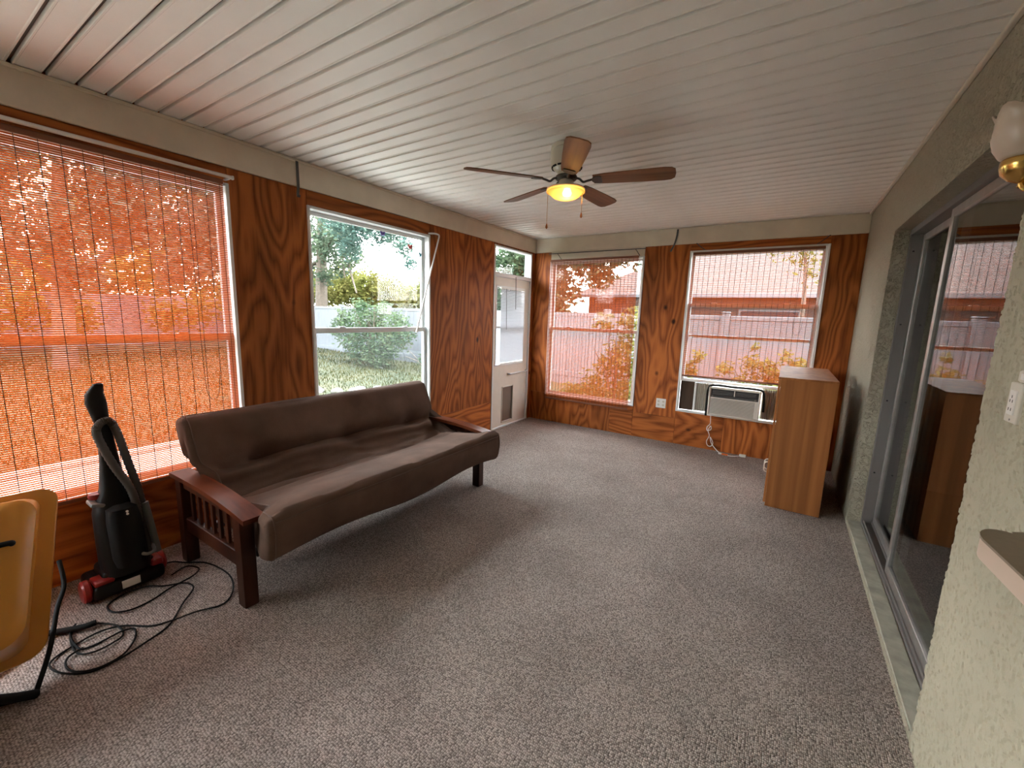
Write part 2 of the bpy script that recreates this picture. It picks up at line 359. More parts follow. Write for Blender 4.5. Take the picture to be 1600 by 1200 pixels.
def roofmat(name, c1, c2):
    m, N, Lk, P = nodes(name); tc = N.new('ShaderNodeTexCoord'); mp = N.new('ShaderNodeMapping'); mp.inputs['Rotation'].default_value = (0,0,0)
    Lk.new(tc.outputs['Object'], mp.inputs['Vector'])
    br = N.new('ShaderNodeTexBrick'); br.inputs['Scale'].default_value = 1.0; br.inputs['Brick Width'].default_value = .32; br.inputs['Row Height'].default_value = .2; br.inputs['Mortar Size'].default_value = .015
    br.inputs['Color1'].default_value = (*c1,1); br.inputs['Color2'].default_value = (*c2,1); br.inputs['Mortar'].default_value = (*[c*.55 for c in c1],1)
    Lk.new(mp.outputs[0], br.inputs['Vector']); Lk.new(br.outputs['Color'], P.inputs['Base Color']); P.inputs['Roughness'].default_value = .9
    return m
M['shingle'] = roofmat('pinkish_shingle', (.062,.043,.038), (.078,.058,.052))
def lampglass():
    m, N, Lk, P = nodes('lit_amber_bowl'); out = N['Material Output']
    t = N.new('ShaderNodeBsdfTranslucent'); t.inputs[0].default_value = (.80,.45,.16,1)
    e = N.new('ShaderNodeEmission'); e.inputs[0].default_value = (1.0,.42,.08,1); e.inputs[1].default_value = .22
    c = N.new('ShaderNodeBsdfTransparent'); c.inputs[0].default_value = (1,.86,.6,1)
    a = N.new('ShaderNodeMixShader'); a.inputs[0].default_value = .25; Lk.new(t.outputs[0], a.inputs[1]); Lk.new(c.outputs[0], a.inputs[2])
    b = N.new('ShaderNodeAddShader'); Lk.new(a.outputs[0], b.inputs[0]); Lk.new(e.outputs[0], b.inputs[1]); Lk.new(b.outputs[0], out.inputs['Surface'])
    return m
M['lampglass'] = lampglass()
def emit(name, col, s):
    m, N, Lk, P = nodes(name); e = N.new('ShaderNodeEmission'); e.inputs[0].default_value = (*col,1); e.inputs[1].default_value = s
    Lk.new(e.outputs[0], N['Material Output'].inputs['Surface']); return m
M['bulb'] = emit('glowing_bulb', (1.0,.66,.28), 14)
M['frost'] = plain('etched_glass_shade', (.50,.40,.31), .35)

L, W, H = ROOM_L, ROOM_W, ROOM_H
LM = lambda a, d, z: (d, a, z)               # left wall: a runs along y, d points into the room
FM = lambda a, d, z: (a, L-d, z)             # far wall: a runs along x, d points into the room
BMp = lambda a, d, z: (a, YB+d, z)           # rear wall
RM = lambda a, d, z: (W-d, a, z)             # right wall
def mbox(b, mp, a0, a1, d0, d1, z0, z1, bev=0, seg=1):
    p, q = mp(a0, d0, z0), mp(a1, d1, z1)
    return b.box(min(p[0],q[0]), max(p[0],q[0]), min(p[1],q[1]), max(p[1],q[1]), z0, z1, bev, seg)

# ------------------------------------------------------------------ room shell
b = B(); b.box(-.1, W+.02, YB-.1, L+.1, -.12, 0)
obj('floor', b, M['carpet'], label='taupe and brown flecked loop carpet floor', cat='floor', kind='structure')

def wall_with_holes(name, mp, a0, a1, z0, z1, d0, d1, holes, mat, **kw):
    """solid wall between depth d0 and d1 with rectangular holes (a0,a1,z0,z1), built from non-overlapping blocks"""
    As = sorted({a0, a1, *[h[0] for h in holes], *[h[1] for h in holes]}); b = B()
    for i in range(len(As)-1):
        c = (As[i]+As[i+1])/2; spans = sorted([(h[2], h[3]) for h in holes if h[0] < c < h[1]]); z = z0
        for s0, s1 in spans:
            if s0 > z: mbox(b, mp, As[i], As[i+1], d0, d1, z, s0)
            z = s1
        if z < z1: mbox(b, mp, As[i], As[i+1], d0, d1, z, z1)
    bmesh.ops.remove_doubles(b.bm, verts=b.bm.verts, dist=1e-5)
    return obj(name, b, mat, **kw)

W1 = (.095, 1.42, .465, 2.325); W2 = (1.968, 3.285, .465, 2.315); DOOR = (4.435, 5.352, 0.0, 2.405)
W3 = (.262, 1.577, .405, 2.315); W4 = (2.115, 3.443, .425, 2.345)
W_ADDED = (-1.55, -.09, .465, 2.325)  # added opening out of view, lets daylight into the near part of the room
wl = wall_with_holes('wall_left', LM, YB-.1, L+.1, -.1, H+.12, -.11, -.012, [W1, W2, DOOR, W_ADDED], M['ply_v'], label='plywood clad outer wall with the large windows on the left', cat='wall', kind='structure')
wf = wall_with_holes('wall_far', FM, -.012, W, -.1, H+.12, -.11, -.012, [W3, W4], M['ply_v'], label='plywood clad far wall with two blind-covered windows', cat='wall', kind='structure')
wb = wall_with_holes('wall_back', BMp, -.1, W+.1, -.1, H+.12, -.11, 0, [], M['stucco'], label='plain stucco wall behind the camera', cat='wall', kind='structure')
SL = (1.945, 4.055, .035, 2.205)
wr = wall_with_holes('wall_right', RM, YB-.1, L+.1, -.1, H+.12, -.24, 0, [SL], M['stucco'], label='olive tan stucco house wall on the right', cat='wall', kind='structure')

def stucco_coat(ya, yb, za, zb, st):
    ny, nz = int((yb-ya)/st), int((zb-za)/st); b = B()
    def sm(a, c, x): q = max(0, min(1, (x-a)/(c-a))); return q*q*(3-2*q)
    def fn(i, j):
        y, z = ya+(yb-ya)*i/(ny-1), za+(zb-za)*j/(nz-1)
        wx = noise.noise(Vector((y*9, z*9, 5)))*.03
        n1 = noise.noise(Vector((y*26+wx*30, z*26, 1.3))); n2 = noise.noise(Vector((y*62, z*62+wx*60, 7.7))); n3 = noise.noise(Vector((y*2.1, z*2.1, 2)))
        h = .0022*sm(-.06, .0, n1+.15*n2) + .0045*sm(-.26+.12*n3, -.17+.12*n3, n2) + .0006*noise.noise(Vector((y*120, z*120, 3)))
        e = min(1, min(i, j, ny-1-i, nz-1-j)/3)
        return (W+.0005-(h+.001)*e, y, z)
    b.grid(fn, ny, nz); return obj('stucco_coat', b, M['stucco_fine'], wr)
stucco_coat(.55, 1.944, .0, 2.2, .0036)
def ply(parent, mp, a0, a1, z0, z1, mat):
    b = B(); g = .0015; mbox(b, mp, a0+g, a1-g, -.012, 0, z0+g, z1-g, .0012)
    obj('plywood_panel', b, mat, parent)
for (a0, a1, z0, z1, o) in [(YB, W_ADDED[0], .36, FAS, 'v'), (YB, W_ADDED[0], 0, .36, 'h'), (W_ADDED[0], W_ADDED[1], 0, W_ADDED[2], 'h'), (W_ADDED[0], W_ADDED[1], W_ADDED[3], FAS, 'h'), (W_ADDED[1], W1[0], .36, FAS, 'v'), (W_ADDED[1], W1[0], 0, .36, 'h'), (W1[0], W1[1], 0, W1[2], 'h'), (W1[0], W1[1], W1[3], FAS, 'h'), (W1[1], W2[0], 0, FAS, 'v'),
        (W2[0], W2[1], 0, W2[2], 'h'), (W2[0], W2[1], W2[3], FAS, 'h'), (W2[1], DOOR[0], .40, FAS, 'v'), (W2[1], DOOR[0], 0, .40, 'h'), (DOOR[1], L, 0, FAS, 'v')]:
    ply(wl, LM, a0, a1, z0, z1, M['ply_v' if o == 'v' else 'ply_hy'])
for (a0, a1, z0, z1, o) in [(0, W3[0], .42, FAS, 'v'), (0, W3[0], 0, .42, 'v'), (W3[0], 1.262, 0, W3[2], 'v'), (1.262, W3[1], 0, W3[2]-.08, 'h'), (1.262, W3[1], W3[2]-.08, W3[2], 'h'),
        (W3[1], W4[0], W3[2]-.08, FAS, 'v'), (W3[1], W4[0], 0, W3[2]-.08, 'h'), (W4[0], 2.66, 0, W4[2], 'h'), (2.66, W4[1], 0, W4[2], 'v'),
        (W4[0], W4[1], W4[3], FAS, 'h'), (W4[1], W, 0, FAS, 'v')]:
    ply(wf, FM, a0, a1, z0, z1, M['ply_v' if o == 'v' else 'ply_hx'])
b = B(); mbox(b, FM, W3[0], W3[1], -.012, .002, W3[3], FAS, .002)
obj('header_board', b, M['fascia'], wf, label='stained white header board')

# ceiling: base plate and interlocking metal pans
b = B(); b.box(-.6, W+.3, YB-.3, L+.6, H+.022, H+.14)
ce = obj('ceiling', b, M['ceil_gap'], label='ribbed ivory metal pan ceiling', cat='ceiling', kind='structure')
pitch = .1121; b = B()
prof = [(.0085,.022),(.0085,.004),(.0105,.0),(.0155,.0),(.019,.003),(.093,.003),(.0965,0),(.1015,.0),(.1035,.004),(.1035,.022)]
b.prism(prof, lambda a, z: (0.0, a, z), lambda a, z: (W, a, z))
pan = mesh('ceiling_panel', b, M['ceil'])
y = 0.52 - 18*pitch
while y < L-.01:
    if y > YB-.05: inst('ceiling_panel', pan, ce, (0, y, H-.0005))
    y += pitch

# fascia boards and ceiling trims
def trim(name, boxes, mat, label):
    b = B()
    for bx in boxes: b.box(*bx, .003)
    return obj(name, b, mat, label=label, cat='trim', kind='structure')
trim('trim_1', [(0, .02, YB, L, FAS, H-.002), (.02, .032, YB, L, H-.022, H-.002)], M['fascia'], 'cream fascia board along the top of the left wall')
trim('trim_2', [(.021, W, L-.02, L, FAS, H-.002), (.033, W, L-.03, L-.021, H-.012, H-.002)], M['fascia'], 'cream fascia board along the top of the far wall')
trim('trim_3', [(W-.022, W-.001, YB, L-.031, H-.020, H-.002)], M['trim'], 'slim ivory trim where the ceiling meets the stucco wall')

# ------------------------------------------------------------------ windows
def bars(b, mp, a0, a1, z0, z1, w, d0, d1, bev=.002, wt=None, wb_=None):
    wt = wt or w; wb_ = wb_ or w
    mbox(b, mp, a0, a0+w, d0, d1, z0, z1, bev); mbox(b, mp, a1-w, a1, d0, d1, z0, z1, bev)
    mbox(b, mp, a0+w, a1-w, d0, d1, z0, z0+wb_, bev); mbox(b, mp, a0+w, a1-w, d0, d1, z1-wt, z1, bev)
def window(name, mp, R, rail, label, lower=None, lower_glass='glass'):
    a0, a1, z0, z1 = R; c = mp((a0+a1)/2, 0, z0)
    t = empty(name, c, label, 'window', kind='structure')
    b = B(); bars(b, mp, a0-.004, a1+.004, z0-.004, z1+.004, .022, -.10, .014, .003)
    obj('frame', b, M['alu_white'], t)
    a0 += .0185; a1 -= .0185; z0 += .0185; z1 -= .0185
    b = B(); bars(b, mp, a0, a1, rail-.02, z1, .03, -.088, -.062, wb_=.035)
    u = obj('sash', b, M['alu_white'], t)
    b = B(); mbox(b, mp, a0+.02, a1-.02, -.077, -.073, rail+.005, z1-.02); obj('pane', b, M['glass'], u)
    l0, l1 = lower or (z0, rail+.022)
    b = B(); bars(b, mp, a0, a1, l0, l1, .034, -.058, -.030, wt=.044)
    l = obj('sash', b, M['alu_white'], t)
    b = B(); mbox(b, mp, a0+.02, a1-.02, -.046, -.042, l0+.02, l1-.02); obj('pane', b, M[lower_glass], l)
    for k in (.22, .78):
        a = a0+(a1-a0)*k; b = B(); mbox(b, mp, a-.03, a+.03, -.056, -.032, l1, l1+.012, .004); obj('latch', b, M['alu_white'], l)
    return t
window('window_1', LM, W1, 1.335, 'large white framed window behind the orange blind nearest the vacuum cleaner')
window('window_2', LM, W2, 1.365, 'white framed window without a blind, looking onto the garden', lower_glass='screen')
window('window_3', FM, W3, 1.37, 'white framed window next to the corner door, behind an orange blind')
window('window_4', FM, W4, 1.36, 'white framed window with its lower sash raised over the air conditioner', lower=(.805, 1.745))
window('added_window', LM, W_ADDED, 1.335, 'unseen unblinded window added in the left wall to light the near room', lower_glass='clear')  # added out of view to brighten the near room

# ------------------------------------------------------------------ blinds
def blind(label, mp, a0, a1, z0, z1, d, pitch, sh, cordstep, cordw, pull=None, group='orange slatted blinds', tilt=0.0):
    t = empty('slatted_blind', mp((a0+a1)/2, d, z0), label, 'blind', group)
    b = B(); mbox(b, mp, a0, a1, d-.012, d+.012, z1-.002, z1+.028, .004); obj('head_rail', b, M['blind_rail'], t)
    n = int((z1-z0-.02)/pitch); b = B(); mbox(b, mp, a0, a1, d-.0006, d+.0006, -sh/2, sh/2)
    off = ROOT[t.name]; me = mesh('slat', b, M['blind'], False, (off[0], off[1], 0))
    for k in range(n): inst('slat', me, t, (0, 0, z1-.004-(k+.5)*pitch-off[2]))
    b = B(); mbox(b, mp, a0, a1, -.004, .004, -.011, .011, .003)
    o = obj('bottom_rail', B_shift(b, mp, d, z1-.004-n*pitch-.010), M['blind_rail'], t)
    m = int((a1-a0-.04)/cordstep)
    for k in range(m+1):
        a = a0+.02+(a1-a0-.04)*k/m; b = B()
        mbox(b, mp, a-cordw/2, a+cordw/2, d+.0008, d+.0022, z1-.004-n*pitch, z1); obj('ladder_cord', b, M['blind_cord'], t)
    for (pa, pz0) in (pull or []):
        pts = [mp(pa, d+.012, z1+.01), mp(pa+.004, d+.016, (z1+pz0)/2+.2), mp(pa+.012, d+.014, pz0+.15), mp(pa+.03, d+.012, pz0+.02), mp(pa+.06, d+.012, pz0), mp(pa+.085, d+.012, pz0+.04), mp(pa+.10, d+.012, pz0+.16)]
        b = B(); b.tube(cat_spline(pts, 6), .0016, 5); obj('pull_cord', b, M['blind_cord'], t)
    return t
def B_shift(b, mp, d, z):
    o = Vector(mp(0, d, z)) - Vector(mp(0, 0, 0)); bmesh.ops.translate(b.bm, verts=b.bm.verts, vec=o); return b
blind('large orange slatted blind over the window behind the vacuum cleaner', LM, .085, 1.378, .462, 2.31, .035, 0.0112, .0085, .075, .003, [(1.17, .93)])
blind('orange slatted blind over the window beside the corner door, hanging below the sill', FM, .272, 1.515, .345, 2.295, .03, .0112, .0070, .048, .004, [(1.30, 1.35)])
blind('orange slatted blind over the window above the air conditioner', FM, 2.15, 3.408, .868, 2.30, .012, .0112, .0058, .055, .004, [(3.20, 1.42)])

# ------------------------------------------------------------------ corner door with transom
t = empty('door_1', (-.03, 4.89, 0), 'almond painted garden door with a transom, window and pet flap in the corner', 'door', kind='structure')
b = B(); bars(b, LM, 4.432, 5.356, .002, 2.41, .028, -.10, .008, .003, wt=.02, wb_=.02); mbox(b, LM, 4.46, 5.328, -.10, .006, 2.025, 2.075, .003)
obj('door_frame', b, M['alu_white'], t)
b = B(); mbox(b, LM, 4.46, 5.328, -.056, -.052, 2.075, 2.39); obj('pane', b, M['glass'], t, label='transom pane')
b = B()
for (a0, a1, z0, z1) in [(4.462, 4.515, .022, 2.02), (5.205, 5.322, .022, 2.02), (4.515, 5.205, 1.905, 2.02), (4.515, 4.70, .022, .87), (4.97, 5.205, .022, .87), (4.70, 4.97, .022, .07), (4.70, 4.97, .56, .87)]:
    mbox(b, LM, a0, a1, -.05, -.012, z0, z1)
bmesh.ops.remove_doubles(b.bm, verts=b.bm.verts, dist=1e-5)
sl = obj('door_slab', b, M['door'], t)
b = B(); bars(b, LM, 4.507, 5.213, .862, 1.913, .02, -.055, -.006, .003); mbox(b, LM, 4.527, 5.193, -.045, -.015, 1.365, 1.395, .003); obj('glazing_frame', b, M['alu_white'], sl)
b = B(); mbox(b, LM, 4.52, 5.2, -.046, -.042, .875, 1.90); obj('pane', b, M['glass'], sl)
b = B(); bars(b, LM, 4.69, 4.98, .06, .57, .016, -.05, -.004, .003); obj('pet_flap_frame', b, M['ivory'], sl)
b = B(); mbox(b, LM, 4.705, 4.965, -.034, -.026, .075, .555, .002); obj('pet_flap', b, M['brown_flap'], sl)
b = B(); b.tube([(.022, 4.83, .735), (.022, 5.10, .738)], .013, 10); b.tube([(.022, 5.10, .738), (.022, 5.30, .742)], .006, 8); b.box(-.012, .03, 5.285, 5.305, .728, .756, .003); b.box(-.012, .028, 4.825, 4.84, .725, .745, .003)
obj('door_closer', b, M['alu_white'], t, smooth=True, label='slim door closer tube')
t = empty('mini_blind', (-.02, 4.90, 1.9), 'white mini blind on the corner door window', 'blind')
b = B(); mbox(b, LM, 4.60, 5.185, -.012, .014, 1.872, 1.90, .003); obj('head_rail', b, M['white'], t)
b = B(); b.box(-.0125, .0125, 4.602, 5.183, -.0005, .0005, 0, 1, Matrix.Rotation(math.radians(48), 3, 'Y'))
me = mesh('slat', b, M['mini'], False, (-.02, 4.90, 0))
for k in range(46): inst('slat', me, t, (.002, 0, 1.858-k*.0208-1.9))
b = B(); mbox(b, LM, 4.602, 5.183, -.01, .012, .885, .90, .003); obj('bottom_rail', b, M['white'], t)
b = B(); b.tube([(.02, 4.70, 1.88), (.026, 4.71, 1.35)], .004, 6); obj('tilt_wand', b, M['greyplastic'], t)
b = B(); b.tube([(.012, 4.93, 2.05), (.018, 4.93, 1.85), (.02, 4.935, 1.62)], .004, 6); obj('pull_cord', b, M['iron'], t)

# ------------------------------------------------------------------ sliding patio door, threshold, dim room behind
X0 = W+.085
t = empty('door_2', (X0+.05, 3.0, .03), 'grey aluminium sliding glass patio door set into the stucco wall', 'door', kind='structure')
a0, a1, z0, z1 = SL
b = B()
b.box(X0, X0+.13, a0, a0+.03, z0, z1, .002); b.box(X0, X0+.13, a1-.03, a1, z0, z1, .002); b.box(X0, X0+.13, a0+.03, a1-.03, z1-.04, z1, .002); b.box(X0, X0+.13, a0+.03, a1-.03, z0, z0+.018, .002)
for dx in (.012, .058, .10): b.box(X0+dx, X0+dx+.006, a0+.03, a1-.03, z0+.018, z0+.036)
obj('frame', b, M['alu_dark'], t)
def slider(x, ya, yb, lab):
    b = B(); w = .045; x1 = x+.028
    b.box(x, x1, ya, ya+w, z0+.025, z1-.042, .003); b.box(x, x1, yb-w, yb, z0+.025, z1-.042, .003)
    b.box(x, x1, ya+w, yb-w, z0+.025, z0+.09, .003); b.box(x, x1, ya+w, yb-w, z1-.09, z1-.042, .003)
    p = obj('sliding_panel', b, M['alu_grey'], t, label=lab)
    b = B(); b.box(x+.012, x+.016, ya+w-.006, yb-w+.006, z0+.084, z1-.084); obj('pane', b, M['slider_glass'], p)
slider(X0+.020, a0+.032, 3.235, 'nearer glass panel'); slider(X0+.064, 3.165, a1-.032, 'farther glass panel')
for z in (.45, 1.0, 1.55, 2.05):
    b = B(); b.box(X0+.02, X0+.03, a1-.034, a1-.029, z, z+.01); obj('screw', b, M['black'], t)
b = B(); b.box(W+.002, X0-.001, a0+.003, a1-.003, SL[2]-.03, SL[2]+.004, .004)
obj('trim_4', b, M['threshold'], label='rough concrete threshold in front of the sliding patio door', cat='threshold', kind='structure')
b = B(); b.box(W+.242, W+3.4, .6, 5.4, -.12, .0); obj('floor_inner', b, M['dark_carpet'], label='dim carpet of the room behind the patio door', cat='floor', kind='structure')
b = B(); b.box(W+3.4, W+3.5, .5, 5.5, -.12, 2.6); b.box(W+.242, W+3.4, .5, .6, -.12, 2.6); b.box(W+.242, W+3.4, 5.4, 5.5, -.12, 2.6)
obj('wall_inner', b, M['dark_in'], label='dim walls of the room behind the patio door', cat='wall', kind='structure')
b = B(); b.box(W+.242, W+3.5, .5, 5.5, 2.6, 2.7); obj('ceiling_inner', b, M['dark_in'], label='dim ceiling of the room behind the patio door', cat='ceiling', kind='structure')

# ------------------------------------------------------------------ futon sofa
def futon():
    root = empty('futon_sofa', (.65, 1.94, 0), 'brown suede futon sofa with slatted mahogany arms below the left windows', 'sofa')
    P2 = [(1.195,.505),(1.205,.42),(1.17,.315),(1.05,.285),(.80,.285),(.60,.275),(.43,.30),(.36,.42),(.27,.60),(.185,.78),(.19,.855),(.245,.885),(.305,.865),(.35,.78),(.415,.64),(.475,.535),(.525,.472),(.585,.455),(.70,.468),(.90,.495),(1.06,.520),(1.15,.525)]
    pr = cat_spline([(x, 0, z) for x, z in P2], 7, True); N = len(pr)
    nrm = []
    for i in range(N):
        tg = (pr[(i+1)%N]-pr[i-1]).normalized(); nrm.append(Vector((-tg.z, 0, tg.x)))
    cen = sum(pr, Vector())/N
    if (pr[0]+nrm[0]*.02-cen).length < (pr[0]-cen).length: nrm = [-n for n in nrm]
    Mn = 150; tufts = [(1.34,.62),(1.98,.60),(2.62,.60),(1.55,.0),(2.30,.0)]
    def ss(a, b_, x): q = max(0, min(1, (x-a)/(b_-a))); return q*q*(3-2*q)
    def pos(j, i):
        s = j/(Mn-1); p = pr[i]; n = nrm[i]
        ext = max(ss(1.02,1.10,p.x), ss(.56,.66,p.z))
        ya = 1.018-.068*ext; yb = 2.832+.088*ext
        # denser sampling at both ends
        q = .5-.5*math.cos(PI*(.04+.92*s)); q0 = .5-.5*math.cos(PI*.04); q = (q-q0)/(1-2*q0); q = .65*q+.35*s
        y = ya+(yb-ya)*q
        d = min(y-ya, yb-y); r = .035; ins = 0
        if d < r: k = 1-d/r; ins = r*(1-math.sqrt(max(0, 1-k*k)))*.9
        disp = -ins
        edge = ss(0, .10, d)
        back = ss(.50,.56,p.z)*(1 if n.x > .2 else 0); seat = 1 if (n.z > .5 and p.z < .60) else 0
        front = 1 if p.x > 1.12 else 0
        w = noise.noise(Vector((p.x*2.2, y*1.6, p.z*2.2+4)))
        disp += .016*w*edge
        if back or seat:
            disp += .016*edge*noise.noise(Vector((p.x*5, y*2.6, p.z*5)))
            # long lengthwise creases gathered near the fold
            prox = math.exp(-((p.x-.58)**2+(p.z-.50)**2)/.030)
            ph = (p.x*1.2-p.z)*46 + 5.0*noise.noise(Vector((1.7, y*1.3, 0))) + 3*noise.noise(Vector((p.x*4, y*4.5, p.z*4)))
            disp += .015*prox*(1-abs(math.sin(ph*.5))*1.6)*edge*(.6+.8*noise.noise(Vector((4.1, y*2.3, 1))))
            disp += .012*ss(.0,.3,edge)*math.sin(y*6.2+.6)*math.sin((p.z*7 if back else p.x*5)+1)*.6
        if back:
            for (ty, tz) in tufts[:3]:
                dy, dz = y-ty, p.z-tz
                disp -= .055*math.exp(-(dy*dy/.007+dz*dz/.004)) + .032*math.exp(-(dy*dy/.09+(dz-.10*dy*dy)**2/.0012))
        if back:
            zl = .598+.016*math.sin(y*4.3)+.02*noise.noise(Vector((y*1.9, 8.2, 0)))
            disp -= .048*edge*math.exp(-((p.z-zl)/.020)**2)*(.55+.6*abs(math.sin(y*3.1+.4)))
            disp += .034*edge*math.exp(-((p.z-zl+.055)/.030)**2)
        for (fx, ph_, am) in ((.60, .3, .045), (.665, 1.9, .034), (.745, 4.0, .020)):
            if p.z < .56 and n.z > .2:
                xl = fx+.018*math.sin(y*3.3+ph_)+.022*noise.noise(Vector((y*2.2, ph_, 3.1)))
                disp -= am*edge*math.exp(-((p.x-xl)/.014)**2)*max(0, .55+.9*noise.noise(Vector((y*1.7, ph_*3, 9.9))))
        if seat: disp += .012*ss(.65,.95,p.x)*edge
        out = p + n*disp
        out.y = y + (.008*noise.noise(Vector((p.x*5, 3.3, p.z*5))))*(1-edge)
        if p.z < .36 and p.x > .9: out.z += .018*math.sin(y*5.1+1.0)*edge-.010
        return out
    b = B(); V = b.grid(lambda j, i: pos(j, i), Mn, N, False, True)
    b.bm.faces.new(V[0][::-1]); b.bm.faces.new(V[-1])
    bmesh.ops.triangulate(b.bm, faces=[f for f in b.bm.faces if len(f.verts) > 4])
    mt = obj('mattress', b, M['suede'], root, smooth=70)
    def seam(i0, j0, j1, nm):
        pts = [pos(j, i0)+nrm[i0]*.001 for j in range(j0, j1, 3)]
        b = B(); b.tube(pts, .0042, 6); obj(nm, b, M['piping'], mt, smooth=True)
    seam(0, 6, Mn-6, 'piping'); seam(10*7+5, 5, Mn-5, 'piping')
    for j in (5, Mn-6):
        pts = [pos(j, i)+nrm[i]*.001 for i in range(0, N, 2)]
        b = B(); b.tube(pts, .004, 6, True); obj('piping', b, M['piping'], mt, smooth=True)
    for (ty, tz) in tufts[:3]:
        i = min(range(N), key=lambda i: abs(pr[i].z-tz)+(0 if nrm[i].x > .2 else 9)); j = min(range(Mn), key=lambda j: abs(pos(j, i).y-ty))
        b = B(); b.lathe([(0,.0),(.009,.0),(.010,.003),(.006,.006),(0,.007)], pos(j, i), 10, Matrix.Rotation(math.radians(65), 3, 'Y')); obj('tuft_button', b, M['piping'], mt, smooth=True)
    for (y0, y1) in ((.895, .998), (2.852, 2.955)):
        b = B(); n = 24; top = []
        for k in range(n+1):
            x = .205+(1.085-.205)*k/n; q = (x-.50)/.55; top.append((x, .562-.040*q*q if x > .50 else .562-.015*q*q))
        poly = [(x, z) for x, z in top]+[(x, z-.026) for x, z in top[::-1]]
        b.prism(poly, lambda x, z: (x, y0, z), lambda x, z: (x, y1, z)); obj('armrest', b, M['mahog'], root, smooth=30)
        ym = (y0+y1)/2
        for (xa, xb, tp) in ((.930, 1.005, .505), (.225, .30, .53)):
            b = B(); b.box(xa, xb, ym-.034, ym+.034, 0, tp, .004); obj('leg', b, M['mahog_z'], root)
        b = B(); b.box(.30, .93, ym-.02, ym+.02, .20, .285, .004); obj('lower_rail', b, M['mahog_z'], root)
        b = B(); b.box(.30, .93, ym-.02, ym+.02, .470, .515, .004); obj('upper_rail', b, M['mahog_z'], root)
        for k in range(7):
            x = .352+k*.085; b = B(); b.box(x, x+.03, ym-.008, ym+.008, .285, .470, .002); obj('slat', b, M['mahog_z'], root)
    for x in (.95, .46):
        b = B(); b.box(x-.02, x+.02, 1.0, 2.85, .235, .272, .004); obj('seat_rail', b, M['iron'], root)
    for k in range(9):
        y = 1.08+k*.21; b = B(); b.box(.46, 1.08, y, y+.05, .272, .284, .002); obj('seat_slat', b, M['mahog_z'], root)
futon()

# ------------------------------------------------------------------ tall oak cabinet
def cabinet():
    t = empty('storage_cabinet', (3.36, 4.60, 0), 'oak laminate storage cabinet standing on the carpet near the patio door', 'cabinet')
    x0, x1, ya, yb, h = 3.178, 3.556, 4.035, 5.16, 1.108
    b = B(); b.box(x0, x1, ya, ya+.016, 0, h-.016, .001); b.box(x0, x1, yb-.016, yb, 0, h-.016, .001); b.box(x1-.006, x1, ya+.016, yb-.016, 0, h-.016); b.box(x0, x1-.006, ya+.016, yb-.016, .06, .076)
    obj('body', b, M['oak'], t)
    b = B(); b.box(x0-.018, x1, ya-.003, yb+.003, h-.016, h, .0015); obj('top_board', b, M['oak'], t)
    ym = (ya+yb)/2
    for (a, c, hy) in ((ya+.002, ym-.002, ym-.05), (ym+.002, yb-.002, ym+.05)):
        b = B(); b.box(x0-.017, x0-.001, a, c, .03, h-.02, .0015); d = obj('door', b, M['oak'], t)
        b = B(); hy2 = hy; b.tube(cat_spline([(x0-.017, hy2, .14), (x0-.040, hy2, .15), (x0-.046, hy2, .19), (x0-.040, hy2, .23), (x0-.017, hy2, .24)], 5), .005, 8); obj('handle', b, M['ivory'], d, smooth=True)
cabinet()

